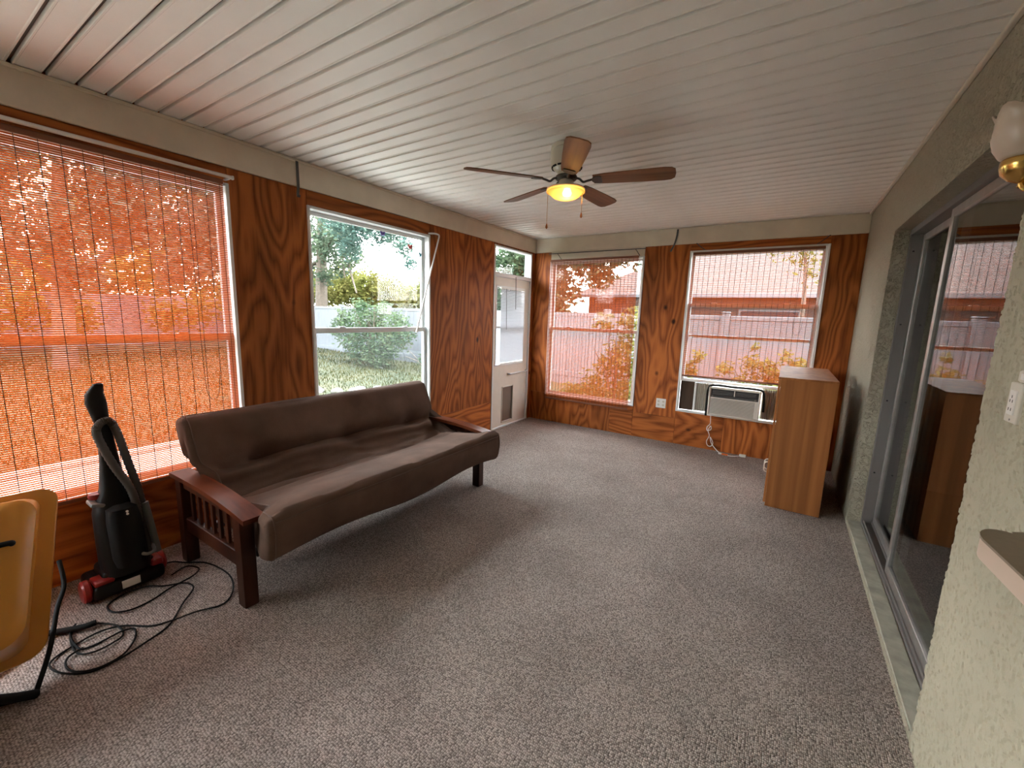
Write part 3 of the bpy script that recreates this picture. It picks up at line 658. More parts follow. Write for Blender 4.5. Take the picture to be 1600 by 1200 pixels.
# ------------------------------------------------------------------ window air conditioner
def aircon():
    t = empty('window_air_conditioner', (2.75, L-.2, .46), 'aged white window air conditioner under the raised sash', 'air conditioner')
    x0, x1, z0, z1 = 2.500, 3.010, .472, .792; yf, yb = L-.19, L+.25
    b = B(); b.box(x0, x1, yf+.03, yb, z0, z1, .006); obj('case', b, M['ac'], t)
    b = B(); bars(b, FM, x0-.006, x1+.006, z0-.004, z1+.004, .020, .16, .195, .006); b.box(x0+.014, x1-.014, yf, yf+.03, z1-.125, z1-.112); b.box(x1-.045, x1-.014, yf, yf+.03, z0+.016, z1-.125)
    f = obj('front_bezel', b, M['ac'], t)
    b = B(); b.box(x0+.016, x1-.016, yf+.020, yf+.028, z1-.112, z1-.018); obj('vent_recess', b, M['acdark'], f)
    for k in range(5):
        z = z1-.036-k*.011; b = B(); b.box(x0+.03, x1-.04, yf+.008, yf+.02, z-.0015, z+.0015, 0, 1, Matrix.Rotation(math.radians(-25), 3, 'X')); obj('louver', b, M['greyplastic'], f)
    b = B(); b.box(2.752, 2.764, yf+.004, yf+.02, z1-.085, z1-.02, .002); obj('louver_lever', b, M['ac'], f)
    b = B(); b.box(x0+.02, x1-.02, yf-.001, yf+.02, z1-.112, z1-.085, .002); obj('control_strip', b, M['acdark'], f)
    for xx in (x0+.035, x1-.045):
        b = B(); b.lathe([(0,0),(.009,0),(.009,.004),(0,.004)], (xx, yf-.001, z1-.098), 12, Matrix.Rotation(PI/2, 3, 'X')); obj('screw_cap', b, M['greyplastic'], f)
    b = B(); b.box(x0+.016, x1-.045, yf+.018, yf+.024, z0+.016, z1-.125); obj('filter', b, M['greyplastic'], f)
    b = B(); b.box(x0+.016, x1-.045, yf+.004, yf+.018, -.0025, .0025, .001); me = mesh('grille_slat', b, M['ac'], False, (2.75, L-.2, 0))
    k = z0+.022
    while k < z1-.128: inst('grille_slat', me, t, (0, 0, k-.46)); k += .0088
    # side filler panels
    s = empty('window_filler_panel', (2.395, L+.04, .45), 'beige pleated filler panel left of the air conditioner', 'filler panel')
    def pleats(parent, xa, xb, n):
        for q in range(n):
            a = xa+(xb-xa)*q/n; c = xa+(xb-xa)*(q+1)/n; b = B()
            b.prism([(a, L+.045), ((a+c)/2, L+.030), (c, L+.045), ((a+c)/2, L+.037)], lambda x, y: (x, y, .452), lambda x, y: (x, y, .795)); obj('pleat', b, M['accord'], parent)
    pleats(s, 2.325, 2.498, 9)
    b = B(); b.box(2.300, 2.325, L+.02, L+.055, .447, .80, .003); obj('end_channel', b, M['alu_white'], s)
    s2 = empty('window_filler_panel', (3.2, L+.04, .45), 'beige pleated filler panel between the air conditioner and the cabinet', 'filler panel')
    pleats(s2, 3.018, 3.395, 17)
    b = B(); b.box(3.395, 3.42, L+.02, L+.055, .447, .80, .003); obj('end_channel', b, M['alu_white'], s2)
    b = B(); b.box(2.140, 2.299, L+.03, L+.045, .448, .803, .002); obj('filler_board', b, M['darkboard'], label='dark stained board filling the window left of the pleated panel', cat='board')
    # foam strip draped over the case
    b = B(); pts = cat_spline([(2.480, 5.300, .445), (2.478, 5.30, .60), (2.480, 5.30, .755), (2.53, 5.30, .812), (2.75, 5.30, .812), (2.97, 5.30, .812), (3.036, 5.30, .775), (3.05, 5.30, .57)], 6)
    b.tube(pts, .012, 8); obj('foam_strip', b, M['rubber'], smooth=True, label='black foam sealing strip draped over the air conditioner', cat='foam strip')
    # knotted white cord
    b = B(); pts = [(2.521,5.40,.462),(2.522,5.41,.42),(2.524,5.42,.33),(2.495,5.42,.285),(2.50,5.425,.24),(2.54,5.42,.262),(2.532,5.42,.30),(2.51,5.415,.245),(2.528,5.42,.18),(2.505,5.42,.11),(2.520,5.42,.060),(2.556,5.42,.055),(2.575,5.42,.10),(2.540,5.425,.165),(2.555,5.425,.10),(2.597,5.41,.05),(2.663,5.37,.008),(2.733,5.33,.006),(2.805,5.33,.006),(2.872,5.38,.010)]
    b.tube(cat_spline(pts, 6), .0042, 7); c = obj('power_cord', b, M['white'], smooth=True, label='white knotted power cord hanging below the air conditioner', cat='power cord')
    b = B(); b.box(2.868, 2.935, 5.375, 5.415, .001, .030, .007, 2); obj('plug', b, M['white'], c)
    b = B(); b.box(2.69, 2.755, 5.318, 5.350, .003, .016, .003); obj('tag', b, M['orange_tag'], c, label='orange warning tag')
    b = B(); b.box(2.655, 2.69, 5.33, 5.36, .001, .018, .003); obj('tag', b, M['white'], c)
aircon()

# wall outlets
def outlet_far():
    t = empty('outlet_plate', (1.928, L, .432), 'white double outlet plate on the plywood between the far windows', 'outlet')
    b = B(); b.box(1.868, 1.988, L-.006, L-.0005, .432, .552, .002); obj('cover_plate', b, M['white'], t)
    for dx in (.93-.03, .93+.028):
        for z in (.47, .515):
            b = B(); b.lathe([(0,0),(.015,0),(.016,.002),(0,.002)], (1+dx, L-.0058, z), 14, Matrix.Rotation(PI/2, 3, 'X')); r = obj('receptacle', b, M['ivory'], t)
            for s in (-.005, .005):
                b = B(); b.box(1+dx+s-.001, 1+dx+s+.001, L-.0088, L-.0078, z-.004, z+.004); obj('slot', b, M['black'], r)
outlet_far()
def outlet_right():
    t = empty('outlet_plate', (W-.003, 1.70, 1.28), 'ivory rocker outlet plate on the stucco wall above the ledge', 'outlet')
    b = B(); b.box(W-.014, W+.0, 1.665, 1.738, 1.285, 1.395, .002); obj('cover_plate', b, M['ivory'], t)
    b = B(); b.box(W-.018, W-.0135, 1.684, 1.719, 1.307, 1.374, .001); r = obj('receptacle', b, M['white'], t)
    for (y, z) in ((1.694, 1.345), (1.709, 1.345), (1.701, 1.357), (1.694, 1.322), (1.709, 1.322)):
        b = B(); b.box(W-.0186, W-.0178, y-.0013, y+.0013, z-.004, z+.004); obj('slot', b, M['black'], r)
    b = B(); b.lathe([(0,0),(.003,0),(.003,.001),(0,.001)], (W-.0138, 1.701, 1.293), 8, Matrix.Rotation(-PI/2, 3, 'Y')); obj('screw', b, M['greyplastic'], t)
    t = empty('wall_box', (W, 1.675, 1.40), 'small ivory box on the stucco wall just above the outlet', 'wall box')
    b = B(); b.box(W-.022, W, 1.60, 1.68, 1.40, 1.432, .004); obj('case', b, M['ivory'], t)
    b = B(); b.box(W-.024, W-.022, 1.62, 1.66, 1.408, 1.424, .001); obj('button', b, M['white'], t)
outlet_right()

# ledge at the lower right
def ledge():
    t = empty('counter_ledge', (W, 1.1, .98), 'taupe laminate counter ledge with rounded corner jutting from the stucco wall', 'ledge')
    def outline(o):
        p = [(W-.001, 1.50-o), (W-.04, 1.475-o)]
        for k in range(9):
            a = math.radians(70+k*13.75); p.append((W-.060+(.052-o)*math.cos(a), 1.385+(.085-o)*math.sin(a)))
        return p+[(W-.094+o, 1.1), (W-.094+o, .35), (W-.001, .35)]
    b = B(); b.prism(outline(.0), lambda x, y: (x, y, .998), lambda x, y: (x, y, 1.044)); obj('edge_band', b, M['shelf_edge'], t, smooth=50)
    b = B(); b.prism(outline(-.002), lambda x, y: (x, y, 1.044), lambda x, y: (x, y, 1.050)); obj('laminate_top', b, M['shelf_top'], t)
ledge()

# ------------------------------------------------------------------ ceiling fan with light
def fan():
    cx, cy = 1.87, 2.60
    t = empty('ceiling_fan', (cx, cy, H), 'antique white ceiling fan with five walnut blades and a lit amber bowl', 'ceiling fan')
    b = B(); b.lathe([(0,H-.004),(.098,H-.004),(.104,H-.012),(.106,H-.03),(.100,H-.036),(.106,H-.044),(.106,H-.095),(.100,H-.125),(.082,H-.150),(.060,H-.162),(.055,H-.185),(.0,H-.186)], (cx,cy,0), 40); mh = obj('motor_housing', b, M['fan_white'], t, smooth=35)
    for k in range(12):
        a = 2*PI*k/12; b = B(); b.box(.088, .098, -.016, .016, H-.142, H-.134, 0)
        bmesh.ops.rotate(b.bm, verts=b.bm.verts, cent=(0,0,0), matrix=Matrix.Rotation(a, 3, 'Z')); bmesh.ops.translate(b.bm, verts=b.bm.verts, vec=(cx,cy,0)); obj('vent_slot', b, M['black'], mh)
    zb = 2.405
    b = B(); b.lathe([(0,H-.186),(.066,H-.186),(.070,H-.192),(.070,H-.203),(.062,H-.210),(0,H-.210)], (cx,cy,0), 32); obj('flywheel', b, M['iron'], t, smooth=35)
    for k in range(5):
        ang = math.radians(13.5+72*k); R = Matrix.Rotation(ang, 3, 'Z'); T = Matrix.Rotation(math.radians(-12), 3, 'X')
        b = B(); pts = cat_spline([(.050,0,zb+.012),(.085,0,zb+.004),(.11,0,zb-.016),(.135,0,zb-.012),(.165,0,zb-.006)], 5)
        b.tube(pts, .007, 8)
        out = []
        for q in range(25):
            a = math.radians(-125+250*q/24); out.append((.205-.040*math.cos(a)*1.0, .040*math.sin(a)))
        def plate(x, y, z): v = T @ Vector((0, y, z)); return (x, v.y, v.z+zb)
        b.prism(out, lambda x, y: plate(x, y, -.012), lambda x, y: plate(x, y, -.0075))
        for v in b.bm.verts: v.co = R @ v.co + Vector((cx, cy, 0))
        obj('blade_arm', b, M['iron'], t, smooth=40)
        b = B(); o = []
        r0, r1 = .175, .665
        up = [(r0, .046), (.25, .056), (.45, .066), (.60, .070), (.640, .064), (.660, .045), (r1, .0)]
        o = up+[(x, -y) for x, y in up[::-1][1:]]
        b.prism(o, lambda x, y: plate(x, y, -.0072), lambda x, y: plate(x, y, -.001))
        me = mesh('blade', b, M['fan_blade'])
        ob = inst('blade', me, t, (0, 0, -H)); ob.rotation_euler = (0, 0, ang)
    b = B(); b.lathe([(0,H-.210),(.040,H-.210),(.046,H-.216),(.048,H-.235),(.062,H-.246),(.100,H-.254),(.122,H-.262),(.124,H-.270),(.118,H-.272),(0,H-.268)], (cx,cy,0), 36); obj('light_fitter', b, M['fan_white'], t, smooth=35)
    b = B(); b.lathe([(.116,H-.270),(.124,H-.278),(.124,H-.285),(.106,H-.290),(.098,H-.302),(.078,H-.318),(.045,H-.329),(.0,H-.333)], (cx,cy,0), 40); obj('light_bowl', b, M['lampglass'], t, smooth=60, label='glowing amber glass bowl')
    b = B(); b.lathe([(0,.030),(.018,.026),(.030,.0),(.024,-.016),(0,-.022)], (cx+.02,cy-.02,H-.297), 18); obj('bulb', b, M['bulb'], t, smooth=True)
    for (dx, dy, ln) in ((-.103, -.050, .205), (.095, .050, .135)):
        b = B(); x, y = cx+dx, cy+dy; z = H-.272
        b.tube([(x*.35+cx*.65, y*.35+cy*.65, H-.232), (x, y, z-.006), (x, y, z-ln)], .0016, 5); c = obj('pull_chain', b, M['brass'], t)
        b = B(); b.lathe([(0,0),(.003,-.002),(.007,-.018),(.008,-.026),(.004,-.034),(0,-.036)], (x, y, z-ln), 10); obj('chain_fob', b, M['oak'], c, smooth=True)
fan()

# ------------------------------------------------------------------ brass wall sconce
def sconce():
    t = empty('wall_sconce', (W, 1.47, 1.93), 'brass wall sconce with two etched glass tulip shades on the stucco wall', 'wall lamp')
    b = B(); b.lathe([(0,0),(.055,0),(.060,.006),(.050,.016),(.030,.024),(0,.026)], (W, 1.47, 1.90), 28, Matrix.Rotation(-PI/2, 3, 'Y')); obj('back_plate', b, M['brass'], t, smooth=True)
    for (y, zz) in ((1.565, 1.935), (1.34, 1.935)):
        x = W-.125
        b = B(); b.tube(cat_spline([(W-.02,1.47,1.90),(W-.07,1.47+(y-1.47)*.4,1.865),(x+.01,1.47+(y-1.47)*.85,1.868),(x,y,zz-.045)], 8), .006, 8); obj('arm', b, M['brass'], t, smooth=True)
        b = B(); b.lathe([(0,-.062),(.006,-.058),(.004,-.050),(.012,-.046),(.024,-.040),(.037,-.026),(.041,-.010),(.041,.004),(.038,.008),(0,.006)], (x,y,zz), 28); obj('cup', b, M['brass'], t, smooth=True)
        b = B(); n = 40; prof = [(.034,.004),(.046,.014),(.058,.034),(.064,.058),(.063,.080),(.061,.098),(.068,.116)]
        def sh(i, j):
            r, z = prof[j]; a = 2*PI*i/n; w = max(0, (j-3)/3); r = r*(1+.08*w*math.cos(5*a)); z = z+.010*w*math.cos(5*a)
            return (x+r*math.cos(a), y+r*math.sin(a), zz+z)
        b.grid(sh, n, len(prof), True, False)
        o = obj('glass_shade', b, M['frost'], t, smooth=60); md = o.modifiers.new('thick', 'SOLIDIFY'); md.thickness = .004
sconce()

# ------------------------------------------------------------------ upright vacuum cleaner and its cord
def vacuum():
    t = empty('upright_vacuum', (.26, .64, 0), 'black upright vacuum cleaner with red trim standing by the window wall', 'vacuum cleaner')
    b = B(); b.box(.10, .365, .49, .79, .010, .085, .025, 3); b.box(.13, .32, .54, .76, .07, .135, .025, 3); bs = obj('base', b, M['black'], t, smooth=40)
    for (x, y, s) in ((.29, .475, 1), (.24, .80, -1)):
        b = B(); b.lathe([(0,-.018),(.050,-.018),(.058,-.010),(.058,.010),(.050,.018),(0,.018)], (x, y, .058), 24, Matrix.Rotation(PI/2, 3, 'X')); obj('wheel', b, M['red'], bs, smooth=40)
    b = B(); b.box(.24, .345, .50, .58, .080, .105, .01, 2); obj('trim_cover', b, M['red'], bs, smooth=40, label='red plastic cover')
    b = B(); b.box(.24, .34, .735, .79, .07, .12, .015, 2); obj('trim_cover', b, M['red'], bs, smooth=40)
    b = B(); b.box(.362, .3665, .60, .675, .034, .076); obj('label_sticker', b, M['label'], bs)
    def loft(secs, nm, mat, n=20, ex=2.6):
        b = B()
        def fn(i, j):
            x, y, z, rx, ry = secs[i]; a = 2*PI*j/n; c, s = math.cos(a), math.sin(a)
            return (x+rx*math.copysign(abs(c)**(2/ex), c), y+ry*math.copysign(abs(s)**(2/ex), s), z)
        V = b.grid(fn, len(secs), n, False, True); b.bm.faces.new(V[0][::-1]); b.bm.faces.new(V[-1]); return obj(nm, b, mat, t, smooth=50)
    bd = loft([(.27,.650,.10,.09,.10),(.262,.648,.16,.085,.105),(.252,.643,.30,.080,.100),(.246,.640,.44,.075,.095),(.240,.640,.50,.068,.080),(.232,.642,.56,.050,.055),(.225,.642,.70,.034,.040),(.222,.640,.82,.026,.032),(.220,.634,.92,.024,.030)], 'body', M['black'])
    loft([(.330,.655,.15,.055,.062),(.330,.652,.20,.062,.070),(.318,.648,.40,.062,.070),(.312,.645,.47,.055,.062),(.310,.645,.485,.03,.03)], 'dust_bin', M['rubber'])
    loft([(.215,.632,.90,.020,.026),(.213,.630,.95,.026,.034),(.210,.622,1.02,.030,.042),(.212,.620,1.07,.028,.036),(.217,.630,1.10,.024,.026),(.222,.637,1.12,.017,.019),(.223,.638,1.126,.006,.008)], 'handle', M['black'])
    b = B(); b.box(.20, .30, .535, .62, .485, .505, .006, 2, Matrix.Rotation(math.radians(-16), 3, 'X')); obj('cord_hook', b, M['greyplastic'], bd, smooth=40)
    b = B(); b.lathe([(0,-.02),(.030,-.012),(.034,.0),(.030,.014),(0,.02)], (.22, .575, .53), 16); obj('release_button', b, M['red'], bd, smooth=True)
    b = B(); pts = cat_spline([(.305,.735,.16),(.285,.742,.30),(.275,.735,.50),(.262,.705,.70),(.248,.680,.86),(.242,.655,.925),(.250,.615,.915),(.262,.600,.86),(.290,.640,.70),(.312,.690,.56),(.322,.705,.44),(.320,.70,.30)], 14)
    rads = [.0185+.0014*(1 if k % 2 else -1) for k in range(len(pts))]; b.tube(pts, .018, 10, rads=rads); obj('hose', b, M['hose'], t, smooth=50)
    b = B(); b.tube([(.318,.775,.155),(.300,.758,.35),(.290,.748,.45)], .017, 12); obj('wand', b, M['greyplastic'], t, smooth=True)
    b = B(); b.tube(cat_spline([(.33,.68,.205),(.40,.70,.200),(.405,.735,.205),(.34,.75,.21)], 5), .009, 8); obj('carry_clip', b, M['greyplastic'], t, smooth=True)
    for z in (.475, .488):
        b = B(); b.lathe([(0,0),(.006,0),(.006,.003),(0,.003)], (.378 if z < .48 else .375, .652, z-.03), 10, Matrix.Rotation(PI/2, 3, 'Y')); obj('rivet', b, M['label'], t)
    P1 = [(0.216,0.8),(0.291,0.901),(0.405,0.976),(0.635,0.992),(0.79,0.947),(0.871,0.865),(0.837,0.76),(0.811,0.666),(0.766,0.597),(0.666,0.52),(0.632,0.441),(0.644,0.345),(0.677,0.285),(0.732,0.268),(0.81,0.292),(0.888,0.36),(0.906,0.445),(0.881,0.537),(0.826,0.647),(0.705,0.747),(0.61,0.828),(0.514,0.822),(0.462,0.75),(0.397,0.685),(0.374,0.596),(0.416,0.525),(0.507,0.521),(0.555,0.576),(0.542,0.665),(0.513,0.75),(0.487,0.865),(0.423,0.924),(0.346,0.89),(0.33,0.80)]
    P2 = [(0.471,0.397),(0.529,0.368),(0.636,0.352),(0.722,0.357),(0.77,0.397),(0.76,0.464),(0.723,0.505),(0.639,0.501),(0.541,0.449),(0.503,0.39),(0.576,0.361),(0.689,0.363),(0.706,0.389),(0.708,0.447),(0.71,0.50),(0.73,0.544),(0.807,0.523),(0.888,0.462),(0.894,0.381),(0.835,0.323),(0.773,0.307),(0.718,0.325),(0.687,0.376)]
    P1 = [(.215,.835),(.245,.868)]+P1[1:-1]+[(.385,.805)]
    def lift(P, z0): return [(x, y, z0+.004*(1+math.sin(k*1.9))) for k, (x, y) in enumerate(P)]
    b = B(); b.tube(cat_spline(lift(P1, .0045), 7), .0042, 7)
    b.tube(cat_spline(lift(P2, .0045), 7), .0042, 7)
    obj('power_cord', b, M['rubber'], smooth=True, label='black power cord lying in loops on the carpet beside the futon', cat='power cord')
vacuum()

# ------------------------------------------------------------------ yellow tray on black tubes at the left edge
def barrow():
    t = empty('wheelbarrow', (.6, .0, 0), 'yellow plastic wheelbarrow tray tipped up on black tubes at the left edge', 'wheelbarrow')
    # rim plane: u runs along -y (away from the visible end), v up the slope; n points into the room
    o = Vector((.735, .262, .090)); vdir = Vector((-.36, .16, .60)).normalized(); udir = Vector((0.02, -1, .05)).normalized()
    n = udir.cross(vdir).normalized()
    if n.x < 0: n = -n
    Hh, Ln = .700, .80
    def rrect(u0, u1, v0, v1, r, k=6):
        p = []
        for (cu, cv, a0) in ((u1-r, v1-r, 0), (u0+r, v1-r, 90), (u0+r, v0+r, 180), (u1-r, v0+r, 270)):
            for q in range(k+1):
                a = math.radians(a0+90*q/k); p.append((cu+r*math.cos(a), cv+r*math.sin(a)))
        return p
    rings = [(0,Ln,0,Hh,.06,-.012),(0,Ln,0,Hh,.06,.0),(.052,Ln-.05,.03,Hh-.03,.05,.004),(.056,Ln-.055,.034,Hh-.034,.05,.02),(.072,Ln-.16,.050,Hh-.060,.06,.15),(.090,Ln-.20,.066,Hh-.085,.07,.25),(.125,Ln-.24,.10,Hh-.12,.07,.275)]
    b = B(); R = [rrect(*q[:5]) for q in rings]
    V = b.grid(lambda i, j: o+udir*R[i][j][0]+vdir*R[i][j][1]+n*rings[i][5], len(rings), len(R[0]), False, True); b.bm.faces.new(V[-1])
    tr = obj('tray', b, M['yellow'], t, smooth=35); md = tr.modifiers.new('thick', 'SOLIDIFY'); md.thickness = .006
    b = B(); pts = [o+udir*p[0]+vdir*p[1]+n*(-.010) for p in R[0]]; b.tube(pts, .007, 8, True); obj('rolled_rim', b, M['yellow'], tr, smooth=True)
    def tb(pts, nm, r=.014): b = B(); b.tube(cat_spline(pts, 8), r, 10); obj(nm, b, M['rubber'], t, smooth=True)
    tb([(.872,.205,.016),(.93,.12,.10),(.965,.02,.20),(.97,-.25,.28)], 'leg_tube', .017)
    tb([(.872,.205,.016),(.80,.05,.018),(.78,-.30,.018)], 'foot_tube', .014)
    tb([(.872,.205,.016),(.74,.275,.10),(.60,.33,.19),(.50,.375,.24),(.40,.385,.32)], 'brace_rod', .009)
    tb([(.47,.31,.018),(.54,.40,.02),(.56,.45,.024)], 'foot_tube', .014)
    tb([(.47,.31,.018),(.62,.10,.018),(.78,-.30,.018)], 'foot_tube', .012)
    p0 = o+udir*.150+vdir*.44+n*.272
    tb([p0, p0+n*.03+udir*.01, p0+n*.032+udir*.08, p0+n*.03+udir*.3], 'handle_tube', .010)
barrow()

# ------------------------------------------------------------------ small wall hardware
b = B(); b.tube([(.066, .0, 2.356), (.066, 1.418, 2.356)], .011, 12); rd = obj('curtain_rod', b, M['white'], smooth=True, label='white curtain rod above the large orange blind', cat='curtain rod')
for y in (.12, 1.405):
    b = B(); b.box(.001, .070, y-.007, y+.007, 2.341, 2.352, .002); obj('bracket', b, M['white'], rd)
b = B(); b.box(.056, .076, 1.418, 1.432, 2.344, 2.368, .003); obj('end_cap', b, M['white'], rd)
b = B(); b.tube([(.25, L-.05, 2.402), (1.60, L-.05, 2.402)], .006, 8); rd = obj('curtain_rod', b, M['iron'], smooth=True, label='thin dark curtain rod above the window beside the corner door', cat='curtain rod')
for x in (.38, 1.47):
    b = B(); b.tube([(x, L-.05, 2.402), (x+.02, L-.03, 2.37), (x+.045, L-.003, 2.325)], .004, 6); obj('bracket', b, M['iron'], rd)
def strap(pts, w, ax, label):
    b = B(); P = cat_spline(pts, 6)
    for sgn in (0, 1): pass
    def fn(i, j):
        p = P[i].copy(); p['xyz'.index(ax)] += (-w/2, w/2)[j]; return p
    b.grid(fn, len(P), 2)
    o = obj('strap_hook', b, M['iron'], label=label, cat='hook'); md = o.modifiers.new('thick', 'SOLIDIFY'); md.thickness = .003; md.offset = 0
strap([(.034,1.885,2.60),(.036,1.885,2.52),(.037,1.885,2.43),(.045,1.875,2.37),(.06,1.87,2.345),(.07,1.87,2.36)], .02, 'y', 'dark steel strap hook over the fascia between the left windows')
strap([(1.955,L-.034,2.60),(1.95,L-.036,2.52),(1.93,L-.037,2.43),(1.905,L-.045,2.37),(1.90,L-.06,2.345)], .02, 'x', 'dark steel strap hook over the fascia between the far windows')
for (x, s, lab) in ((2.245, -1, 'small dark bracket above the left corner of the air conditioner window'), (3.36, 1, 'small dark bracket above the right corner of the air conditioner window')):
    b = B(); b.tube([(x+s*.07, L-.022, 2.43), (x+s*.02, L-.03, 2.385), (x-s*.03, L-.02, 2.35)], .005, 6); obj('curtain_bracket', b, M['iron'], label=lab, cat='bracket')
b = B(); b.tube(cat_spline([(.012,3.262,2.330),(.03,3.32,2.338),(.034,3.375,2.338),(.034,3.392,2.325),(.033,3.378,2.27)], 5)+[Vector((.032,3.065,1.335))], .0085, 9); obj('window_pole', b, M['white'], smooth=True, label='white hooked pole leaning from the garden window rail to the frame', cat='pole')
for (y, z, m, lab, sc) in ((2.749, 2.249, 'purple', 'tiny purple butterfly ornament on the garden window glass', 1.0), (3.09, 2.179, 'redfilm', 'tiny red butterfly ornament on the garden window glass', 1.0), (3.235, 2.12, 'tealfilm', 'tiny teal butterfly ornament on the garden window glass', 1.1)):
    t = empty('butterfly_ornament', (-.07, y, z), lab, 'ornament', 'butterfly ornaments on the garden window')
    for s in (-1, 1):
        b = B(); b.prism([(0,.002),(s*.012,.022),(s*.026,.024),(s*.030,.010),(s*.020,-.002),(s*.022,-.016),(s*.010,-.022),(0,-.006)], lambda a, q: (-.0715, y+a*sc, z+q*sc), lambda a, q: (-.0695, y+a*sc, z+q*sc)); obj('wing', b, M[m], t)
    b = B(); b.tube([(-.069, y, z-.014), (-.069, y, z+.016)], .003, 6); obj('body', b, M[m], t)

# ------------------------------------------------------------------ garden
def gz(x, y):
    return -.16 + .022*max(0, -x) + .03*max(0, y-L)*(1 if x > -3 else .6) + .03*noise.noise(Vector((x*.6, y*.6, 0)))
b = B(); n = 70
b.grid(lambda i, j: (-34+54*i/(n-1), -26+62*j/(n-1), gz(-34+54*i/(n-1), -26+62*j/(n-1)) - (.12 if (-1 < -34+54*i/(n-1) < 8 and -3 < -26+62*j/(n-1) < 6) else 0)), n, n)
b.grid(lambda i, j: (-300+600*i, -300+600*j, -.9), 2, 2)
obj('lawn', b, M['lawn'], smooth=True, label='mown green garden lawn outside the windows', cat='lawn', kind='structure')
b = B(); b.box(-2.55, -.12, -4, 5.2, -.30, -.075, .01); obj('patio_slab', b, M['concrete'], label='pale concrete patio slab outside the left wall', cat='patio', kind='structure')
b = B(); b.box(-3, 8, L+.12, L+1.35, -.30, -.07, .01); obj('bounce_slab', b, M['concrete'], label='pale concrete walkway added unseen outside the far wall to bounce light inside', cat='reflector', kind='structure')  # unseen slab added to bounce skylight up to the ceiling
b = B(); b.box(-2.70, -2.56, -4, 5.2, -.30, -.03, .012); obj('patio_kerb', b, M['concrete'], label='pale concrete kerb along the patio slab', cat='kerb', kind='structure')
rg = random.Random(31); b = B()
for _ in range(34000):
    x, y = rg.uniform(-13, -2.75), rg.uniform(-1.5, 9.0); z = gz(x, y)-.01; h = rg.uniform(.04, .10); a = rg.uniform(0, 2*PI); w = rg.uniform(.006, .014)
    dx, dy = math.cos(a)*w, math.sin(a)*w; lx, ly = rg.uniform(-.03,.03), rg.uniform(-.03,.03)
    b.bm.faces.new([b.bm.verts.new((x-dx,y-dy,z)), b.bm.verts.new((x+dx,y+dy,z)), b.bm.verts.new((x+lx,y+ly,z+h))])
obj('grass_blades', b, M['blade_grass'], label='ragged grass blades standing up from the garden lawn', cat='grass', kind='stuff')
ORD = ['leftmost', 'second from the left', 'third from the left', 'fourth from the left', 'fifth from the left', 'sixth from the left', 'seventh from the left', 'rightmost']
for k in range(8):
    x, y = -4.75+k*.27, 4.45+k*.29; z = gz(x, y); b = B(); sd = 7.3*k; rr = .15+.03*math.sin(k*2.3)
    bmesh.ops.create_icosphere(b.bm, subdivisions=3, radius=rr)
    for v in b.bm.verts: v.co = Vector((v.co.x*1.0, v.co.y, v.co.z*.62))*(1+.35*noise.noise(v.co*7+Vector((sd,0,0))))+Vector((x, y, z+.02))
    obj('edging_stone', b, M['stone'], smooth=True, label='pale edging stone on the lawn, '+ORD[k]+' in the row', cat='stone', group='edging stones on the lawn')
def fence(label, p, q, n, zt):
    p, q = Vector(p), Vector(q); t = empty('vinyl_fence', ((p+q)/2).to_tuple(), label, 'fence'); d = (q-p); ln = d.length; u = d/ln; ang = math.atan2(u.y, u.x)
    def bx(name, s0, s1, th, z0, z1, par, bev=.004, mat='vinyl'):
        b = B(); b.box(s0, s1, -th/2, th/2, z0, z1, bev)
        bmesh.ops.rotate(b.bm, verts=b.bm.verts, cent=(0,0,0), matrix=Matrix.Rotation(ang, 3, 'Z')); bmesh.ops.translate(b.bm, verts=b.bm.verts, vec=(p.x, p.y, 0)); return obj(name, b, M[mat], par)
    st = ln/n
    for k in range(n+1):
        s = k*st; po = bx('post', s-.065, s+.065, .13, -.3, zt+.03, t); bx('post_cap', s-.08, s+.08, .16, zt+.03, zt+.06, po, .02)
    for k in range(n):
        s0, s1 = k*st+.067, (k+1)*st-.067; bx('top_rail', s0, s1, .05, zt-.10, zt-.02, t); bx('lower_rail', s0, s1, .05, .16, .28, t)
        m = int((s1-s0)/.17)
        for w in range(m): a = s0+(s1-s0)*w/m; bx('board', a+.002, a+(s1-s0)/m-.002, .022, -.05, zt-.09, t, .004)
fence('white vinyl privacy fence running behind the shrub and past the far windows', (-14.4, 9.05, 0), (6.9, 9.05, 0), 9, 1.67)
fence('white vinyl privacy fence at the far left end of the garden', (-15.5, -11, 0), (-15.5, 8.9, 0), 8, 1.85)

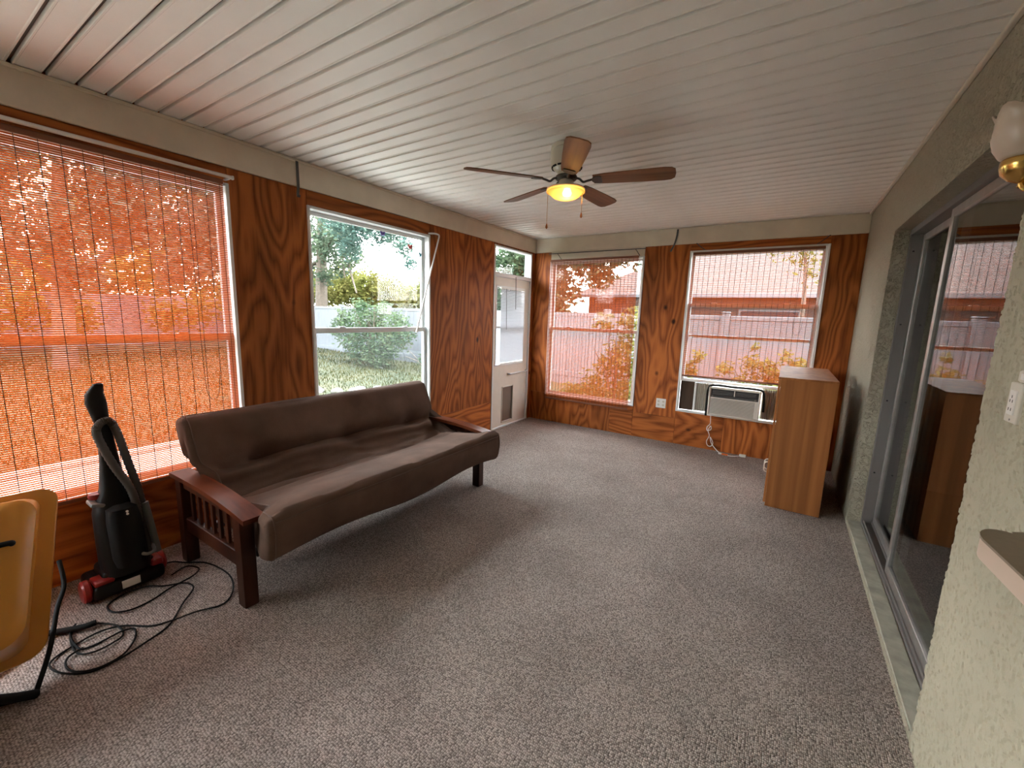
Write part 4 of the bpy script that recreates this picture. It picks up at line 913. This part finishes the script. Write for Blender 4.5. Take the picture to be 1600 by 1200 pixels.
def foliage(b, blobs, n, size, sd):
    rnd = random.Random(sd); tot = sum(q[3]**2 for q in blobs)
    for (x, y, z, r) in blobs:
        for _ in range(int(n*r*r/tot)):
            while True:
                d = Vector((rnd.uniform(-1,1), rnd.uniform(-1,1), rnd.uniform(-1,1)))
                if .12 < d.length < 1: break
            c = Vector((x, y, z))+d*(r*(.55+.5*rnd.random()))
            s = size*rnd.uniform(.6,1.3); u = Vector((rnd.uniform(-1,1), rnd.uniform(-1,1), rnd.uniform(-.6,.6))).normalized()
            w = u.cross(Vector((rnd.uniform(-1,1), rnd.uniform(-1,1), rnd.uniform(-1,1)))).normalized()
            vs_ = [b.bm.verts.new(c-u*s), b.bm.verts.new(c+w*s*.42), b.bm.verts.new(c+u*s), b.bm.verts.new(c-w*s*.42)]
            b.bm.faces.new(vs_)
def tree(name, label, cat, base, stems, blobs, n, size, mat, sd, group=None):
    t = empty(name, base, label, cat, group)
    for (pts, r) in stems:
        P = cat_spline([Vector(p) for p in pts], 6); b = B(); b.tube(P, r, 8, rads=[r*(1-.6*k/(len(P)-1)) for k in range(len(P))]); obj('trunk' if (pts is stems[0][0]) else 'branch', b, M['bark'], t, smooth=True)
    b = B(); foliage(b, blobs, n, size, sd); o = obj('foliage', b, M[mat], t)
    o['kind'] = 'stuff'
tree('pine_tree', 'tall thin pine with grey trunk behind the fence in the garden window', 'tree', (-13.85, 11, .1), [([(-13.85,11,.0),(-13.8,11,2.2),(-13.6,11,5),(-13.5,11,8.5)], .30), ([(-13.7,11,3.4),(-12.6,10.7,4.2),(-11.5,10.5,5.0)], .10), ([(-13.7,11,3.6),(-14.8,10.9,3.3),(-16,10.8,3.2)], .09), ([(-13.6,11,5),(-12.2,10.8,4.6),(-11.6,10.6,2.8)], .07), ([(-11.7,10.5,4.8),(-11.3,10.6,3.2),(-10.9,10.6,2.2)], .06)],
     [(-14.6,10.8,4.6,.9),(-13.0,10.6,4.2,.9),(-12.2,10.6,5.2,1.0),(-11.4,10.4,4.4,.7),(-14.5,11,6.3,1.3),(-12.8,11,6.8,1.4),(-12.0,10.7,3.2,.55),(-14.9,11,3.0,.6),(-13.2,10.9,2.9,.5),(-14.6,10.8,3.6,.9),(-12.2,10.7,4.0,1.0),(-11.0,10.5,3.6,.7)], 9500, .085, 'leaf_a', 1, 'trees in the garden')
tree('oak_tree', 'leafy oak bough hanging into the top of the garden window view', 'tree', (-4.6, 9.9, .1), [([(-4.6,9.9,0),(-4.65,9.9,2.5),(-4.9,9.8,4.4),(-5.4,9.6,6.2)], .16), ([(-4.9,9.8,4.4),(-6.0,9.0,4.5),(-7.2,8.6,4.2),(-8.4,8.6,4.0)], .05), ([(-7.2,8.6,4.2),(-6.9,8.5,3.6),(-6.6,8.5,3.1)], .02), ([(-4.9,9.8,4.6),(-5.4,9.0,4.0),(-5.8,8.6,3.3)], .03)],
     [(-8.9,8.7,4.4,.85),(-7.9,8.5,4.1,.75),(-7.0,8.5,3.9,.6),(-6.3,8.5,3.7,.48),(-6.0,8.5,3.3,.32),(-5.75,8.5,2.85,.22),(-8.4,8.7,5.2,.9),(-7.0,8.6,4.8,.8),(-8.6,8.7,3.5,.5)], 8000, .066, 'leaf_b', 2, 'trees in the garden')
tree('hedge_tree', 'yellow green leafy tree mass beyond the fence in the garden window', 'tree', (-13.5, 14, .1), [([(-13.5,14,0),(-13.4,14,1.5),(-13.2,14,2.6)], .12), ([(-13.3,14,1.6),(-15.5,14,2.4),(-16.5,14,2.8)], .07), ([(-13.3,14,1.6),(-11.5,14,2.2),(-10.6,14,2.5)], .07)],
     [(-19.0,14,2.6,1.3),(-17.3,14,2.6,1.3),(-15.8,14,2.7,1.3),(-14.2,14,2.5,1.2),(-12.8,14,2.3,1.05),(-11.6,14,2.1,.9),(-10.4,14,2.3,.95),(-9.3,14,2.6,1.0),(-8.2,14,2.4,1.0),(-11.0,14.3,1.6,.8),(-9.8,14.3,1.5,.8)], 22000, .10, 'leaf_c', 3, 'trees in the garden')
def shrub(label, x, y, blobs, n, size, mat, sd, stems=7, h=1.2):
    rnd = random.Random(sd); z = gz(x, y); st = []
    for k in range(stems):
        a = rnd.uniform(0, 2*PI); r = rnd.uniform(.1,.6); st.append(([(x,y,z),(x+r*.4*math.cos(a),y+r*.4*math.sin(a),z+h*.5),(x+r*math.cos(a),y+r*math.sin(a),z+h*rnd.uniform(.7,1.1))], .014))
    tree('shrub', label, 'shrub', (x, y, z), st, blobs, n, size, mat, sd, 'garden shrubs')
shrub('large arching green shrub in front of the fence in the garden window', -6.45, 7.7, [(-6.4,7.7,.75,.75),(-7.3,7.7,.9,.6),(-5.6,7.7,.85,.62),(-6.5,7.7,1.35,.55),(-7.6,7.7,1.35,.35),(-5.3,7.6,1.3,.35),(-6.0,7.6,.4,.5),(-7.0,7.6,.45,.45),(-6.9,7.7,1.65,.3),(-5.9,7.7,1.6,.3),(-7.9,7.6,1.0,.3),(-5.0,7.6,1.0,.35)], 6500, .052, 'leaf_d', 4, 12, 1.6)
shrub('small upright weed at the fence near the right of the garden window', -4.55, 7.9, [(-4.6,7.9,.35,.22),(-4.4,7.9,.6,.14)], 260, .045, 'leaf_d', 5, 4, .6)
shrub('dense leafy shrub close outside the window beside the corner door', .75, 7.1, [(1.05,7.1,.35,.55),(1.0,7.1,.95,.5),(.35,7.15,.25,.42),(1.0,7.1,1.5,.33),(.45,7.15,1.45,.22),(-.1,7.2,.15,.25),(.62,7.1,.7,.32)], 2600, .050, 'leaf_c', 6, 9, 1.3)
shrub('young leafy sapling left outside the air conditioner window', 1.93, 7.5, [(1.9,7.5,.75,.17),(1.98,7.5,.95,.13),(1.85,7.5,.45,.2)], 260, .05, 'leaf_c', 7, 3, .9)
shrub('broad leafy sapling right of centre outside the air conditioner window', 2.85, 7.5, [(2.78,7.5,.9,.2),(2.4,7.5,.8,.16),(3.05,7.5,.8,.22),(3.4,7.5,.85,.24),(2.8,7.5,1.15,.09),(3.2,7.5,1.05,.12),(2.75,7.5,.45,.35),(3.2,7.5,.5,.35)], 1300, .05, 'leaf_c', 8, 8, 1.0)
tree('shade_tree', 'dark bushy tree beyond the fence outside the window beside the corner door', 'tree', (-3.4, 12.6, .2), [([(-3.4,12.6,.1),(-3.4,12.6,2),(-3.2,12.6,4)], .16)], [(-4.6,12.6,2.3,1.0),(-3.4,12.6,2.5,1.1),(-4.2,12.6,3.8,1.3),(-2.6,12.6,3.9,1.2),(-1.4,12.8,4.1,1.0),(-3.4,12.6,5.0,1.4),(-5.4,12.6,3.0,1.2),(-5.8,12.6,1.8,1.0),(-4.6,12.6,1.6,1.0),(-3.6,12.6,1.7,.9),(-.4,13.5,4.6,1.1),(-2.0,12.8,3.0,.7),(-1.2,13,3.75,.8),(-.3,13,3.95,.8),(-2.3,13,3.8,.8),(.5,13,4.1,.8)], 22000, .11, 'leaf_d', 9, 'trees in the garden')
tree('roof_tree', 'thin tree reaching above the neighbouring roof outside the air conditioner window', 'tree', (3.4, 11.5, .2), [([(3.4,11.5,.1),(3.4,11.5,2),(3.3,11.5,3.2)], .06)], [(3.3,11.5,3.0,.45),(3.7,11.5,2.6,.4),(2.7,11.6,3.2,.3),(3.6,11.5,3.4,.4)], 420, .06, 'leaf_c', 10, 'trees in the garden')
tree('maple_tree', 'big broad tree filling the view behind the large orange blind', 'tree', (-10.2, 2.4, 0), [([(-10.2,2.4,0),(-10.2,2.5,1.6),(-10.0,2.6,3.4),(-9.8,2.8,6)], .22), ([(-10.1,2.5,1.8),(-9.6,3.6,3.0),(-9.2,4.6,3.8)], .10), ([(-10.1,2.5,1.9),(-9.6,1.4,2.8),(-9.2,.4,3.4)], .10)],
     [(-9.6,.8,3.3,.9),(-9.6,2.3,3.0,.9),(-9.7,3.6,3.3,.9),(-9.4,4.8,3.5,.8),(-9.9,1.6,4.6,1.2),(-9.9,3.6,4.8,1.3),(-9.4,5.4,4.6,.9),(-9.8,2.8,2.1,.5),(-9.5,-.2,4.2,1.0),(-9.5,6.2,3.6,1.1),(-9.6,4.4,2.4,.6),(-9.5,.6,2.2,.6),(-9.4,1.4,1.9,.4),(-9.7,3.4,3.9,1.0),(-9.7,1.2,3.9,1.0),(-9.5,5.0,2.9,.8)], 14000, .095, 'leaf_b', 11, 'trees in the garden')
tree('hedge_tree', 'low green hedge in front of the far left fence behind the large orange blind', 'tree', (-14, 2, .1), [([(-14,2,.1),(-14,2,.6),(-14,2,1.0)], .05)], [(-14.2,-1+k*1.1,1.1+.25*(k%2),.75) for k in range(5)]+[(-14.2,5.6,1.2,.7),(-14.2,6.6,1.4,.8),(-14.2,7.8,1.9,.9),(-14.4,3.2,2.5,.9),(-14.4,5.0,2.8,1.0)], 3800, .11, 'leaf_c', 12, 'trees in the garden')

tree('hedge_tree', 'tall dense green tree row beyond the far left fence behind the large orange blind', 'tree', (-18.5, 3, .2), [([(-18.5,3,.2),(-18.5,3,3),(-18.4,3,6)], .2)], [(-18.5,-4.5+k*1.9,z,1.5) for k in range(8) for z in (2.2, 4.4, 6.4) if (k*3+int(z)) % 5 != 1], 15000, .16, 'leaf_d', 13, 'trees in the garden')
def house(label, x0, x1, y0, y1, ze, zr, hipw, wallm, roofm, wins, ov=.5):
    t = empty('neighbour_house', ((x0+x1)/2, (y0+y1)/2, 0), label, 'house')
    b = B(); b.box(x0, x1, y0, y1, -.3, ze); obj('wall', b, M[wallm], t)
    a, c, d, e = x0-ov, x1+ov, y0-ov, y1+ov; ym = (d+e)/2; b = B()
    lo = [b.bm.verts.new(Vector(p)) for p in ((a,d,ze),(c,d,ze),(c,e,ze),(a,e,ze))]; hi = [b.bm.verts.new(Vector(p)) for p in ((a+hipw,ym,zr),(c-hipw,ym,zr))]
    for f in ((lo[0],lo[1],hi[1],hi[0]),(lo[2],lo[3],hi[0],hi[1]),(lo[1],lo[2],hi[1]),(lo[3],lo[0],hi[0]),(lo[3],lo[2],lo[1],lo[0])): b.bm.faces.new(f)
    rf = obj('roof', b, M[roofm], t)
    b = B(); b.box(a-.06, c+.06, d-.08, d, ze-.10, ze+.03, .01); obj('gutter', b, M['vinyl'], rf)
    for (wx, wz, ww, wh) in wins:
        b = B(); b.box(wx-ww/2-.06, wx+ww/2+.06, y0-.04, y0, wz-wh/2-.06, wz+wh/2+.06); w = obj('window', b, M['vinyl'], t)
        b = B(); b.box(wx-ww/2, wx+ww/2, y0-.05, y0-.04, wz-wh/2, wz+wh/2); obj('pane', b, M['flap_dark'], w)
house('tan house with pinkish shingle roof beyond the fence outside the far windows', -3.6, 9.0, 16, 23, 2.42, 4.6, 3.8, 'house', 'shingle', [(-1.6,1.4,1.2,1.0),(2.6,1.4,1.6,1.0),(6.0,1.4,1.2,1.0)])
house('pale house with low grey roof seen past the shrub in the garden window', -22.5, -13.6, 20, 27, 2.15, 3.0, 3.5, 'house_pale', 'shingle_grey', [(-18,1.2,1.4,1.0)])
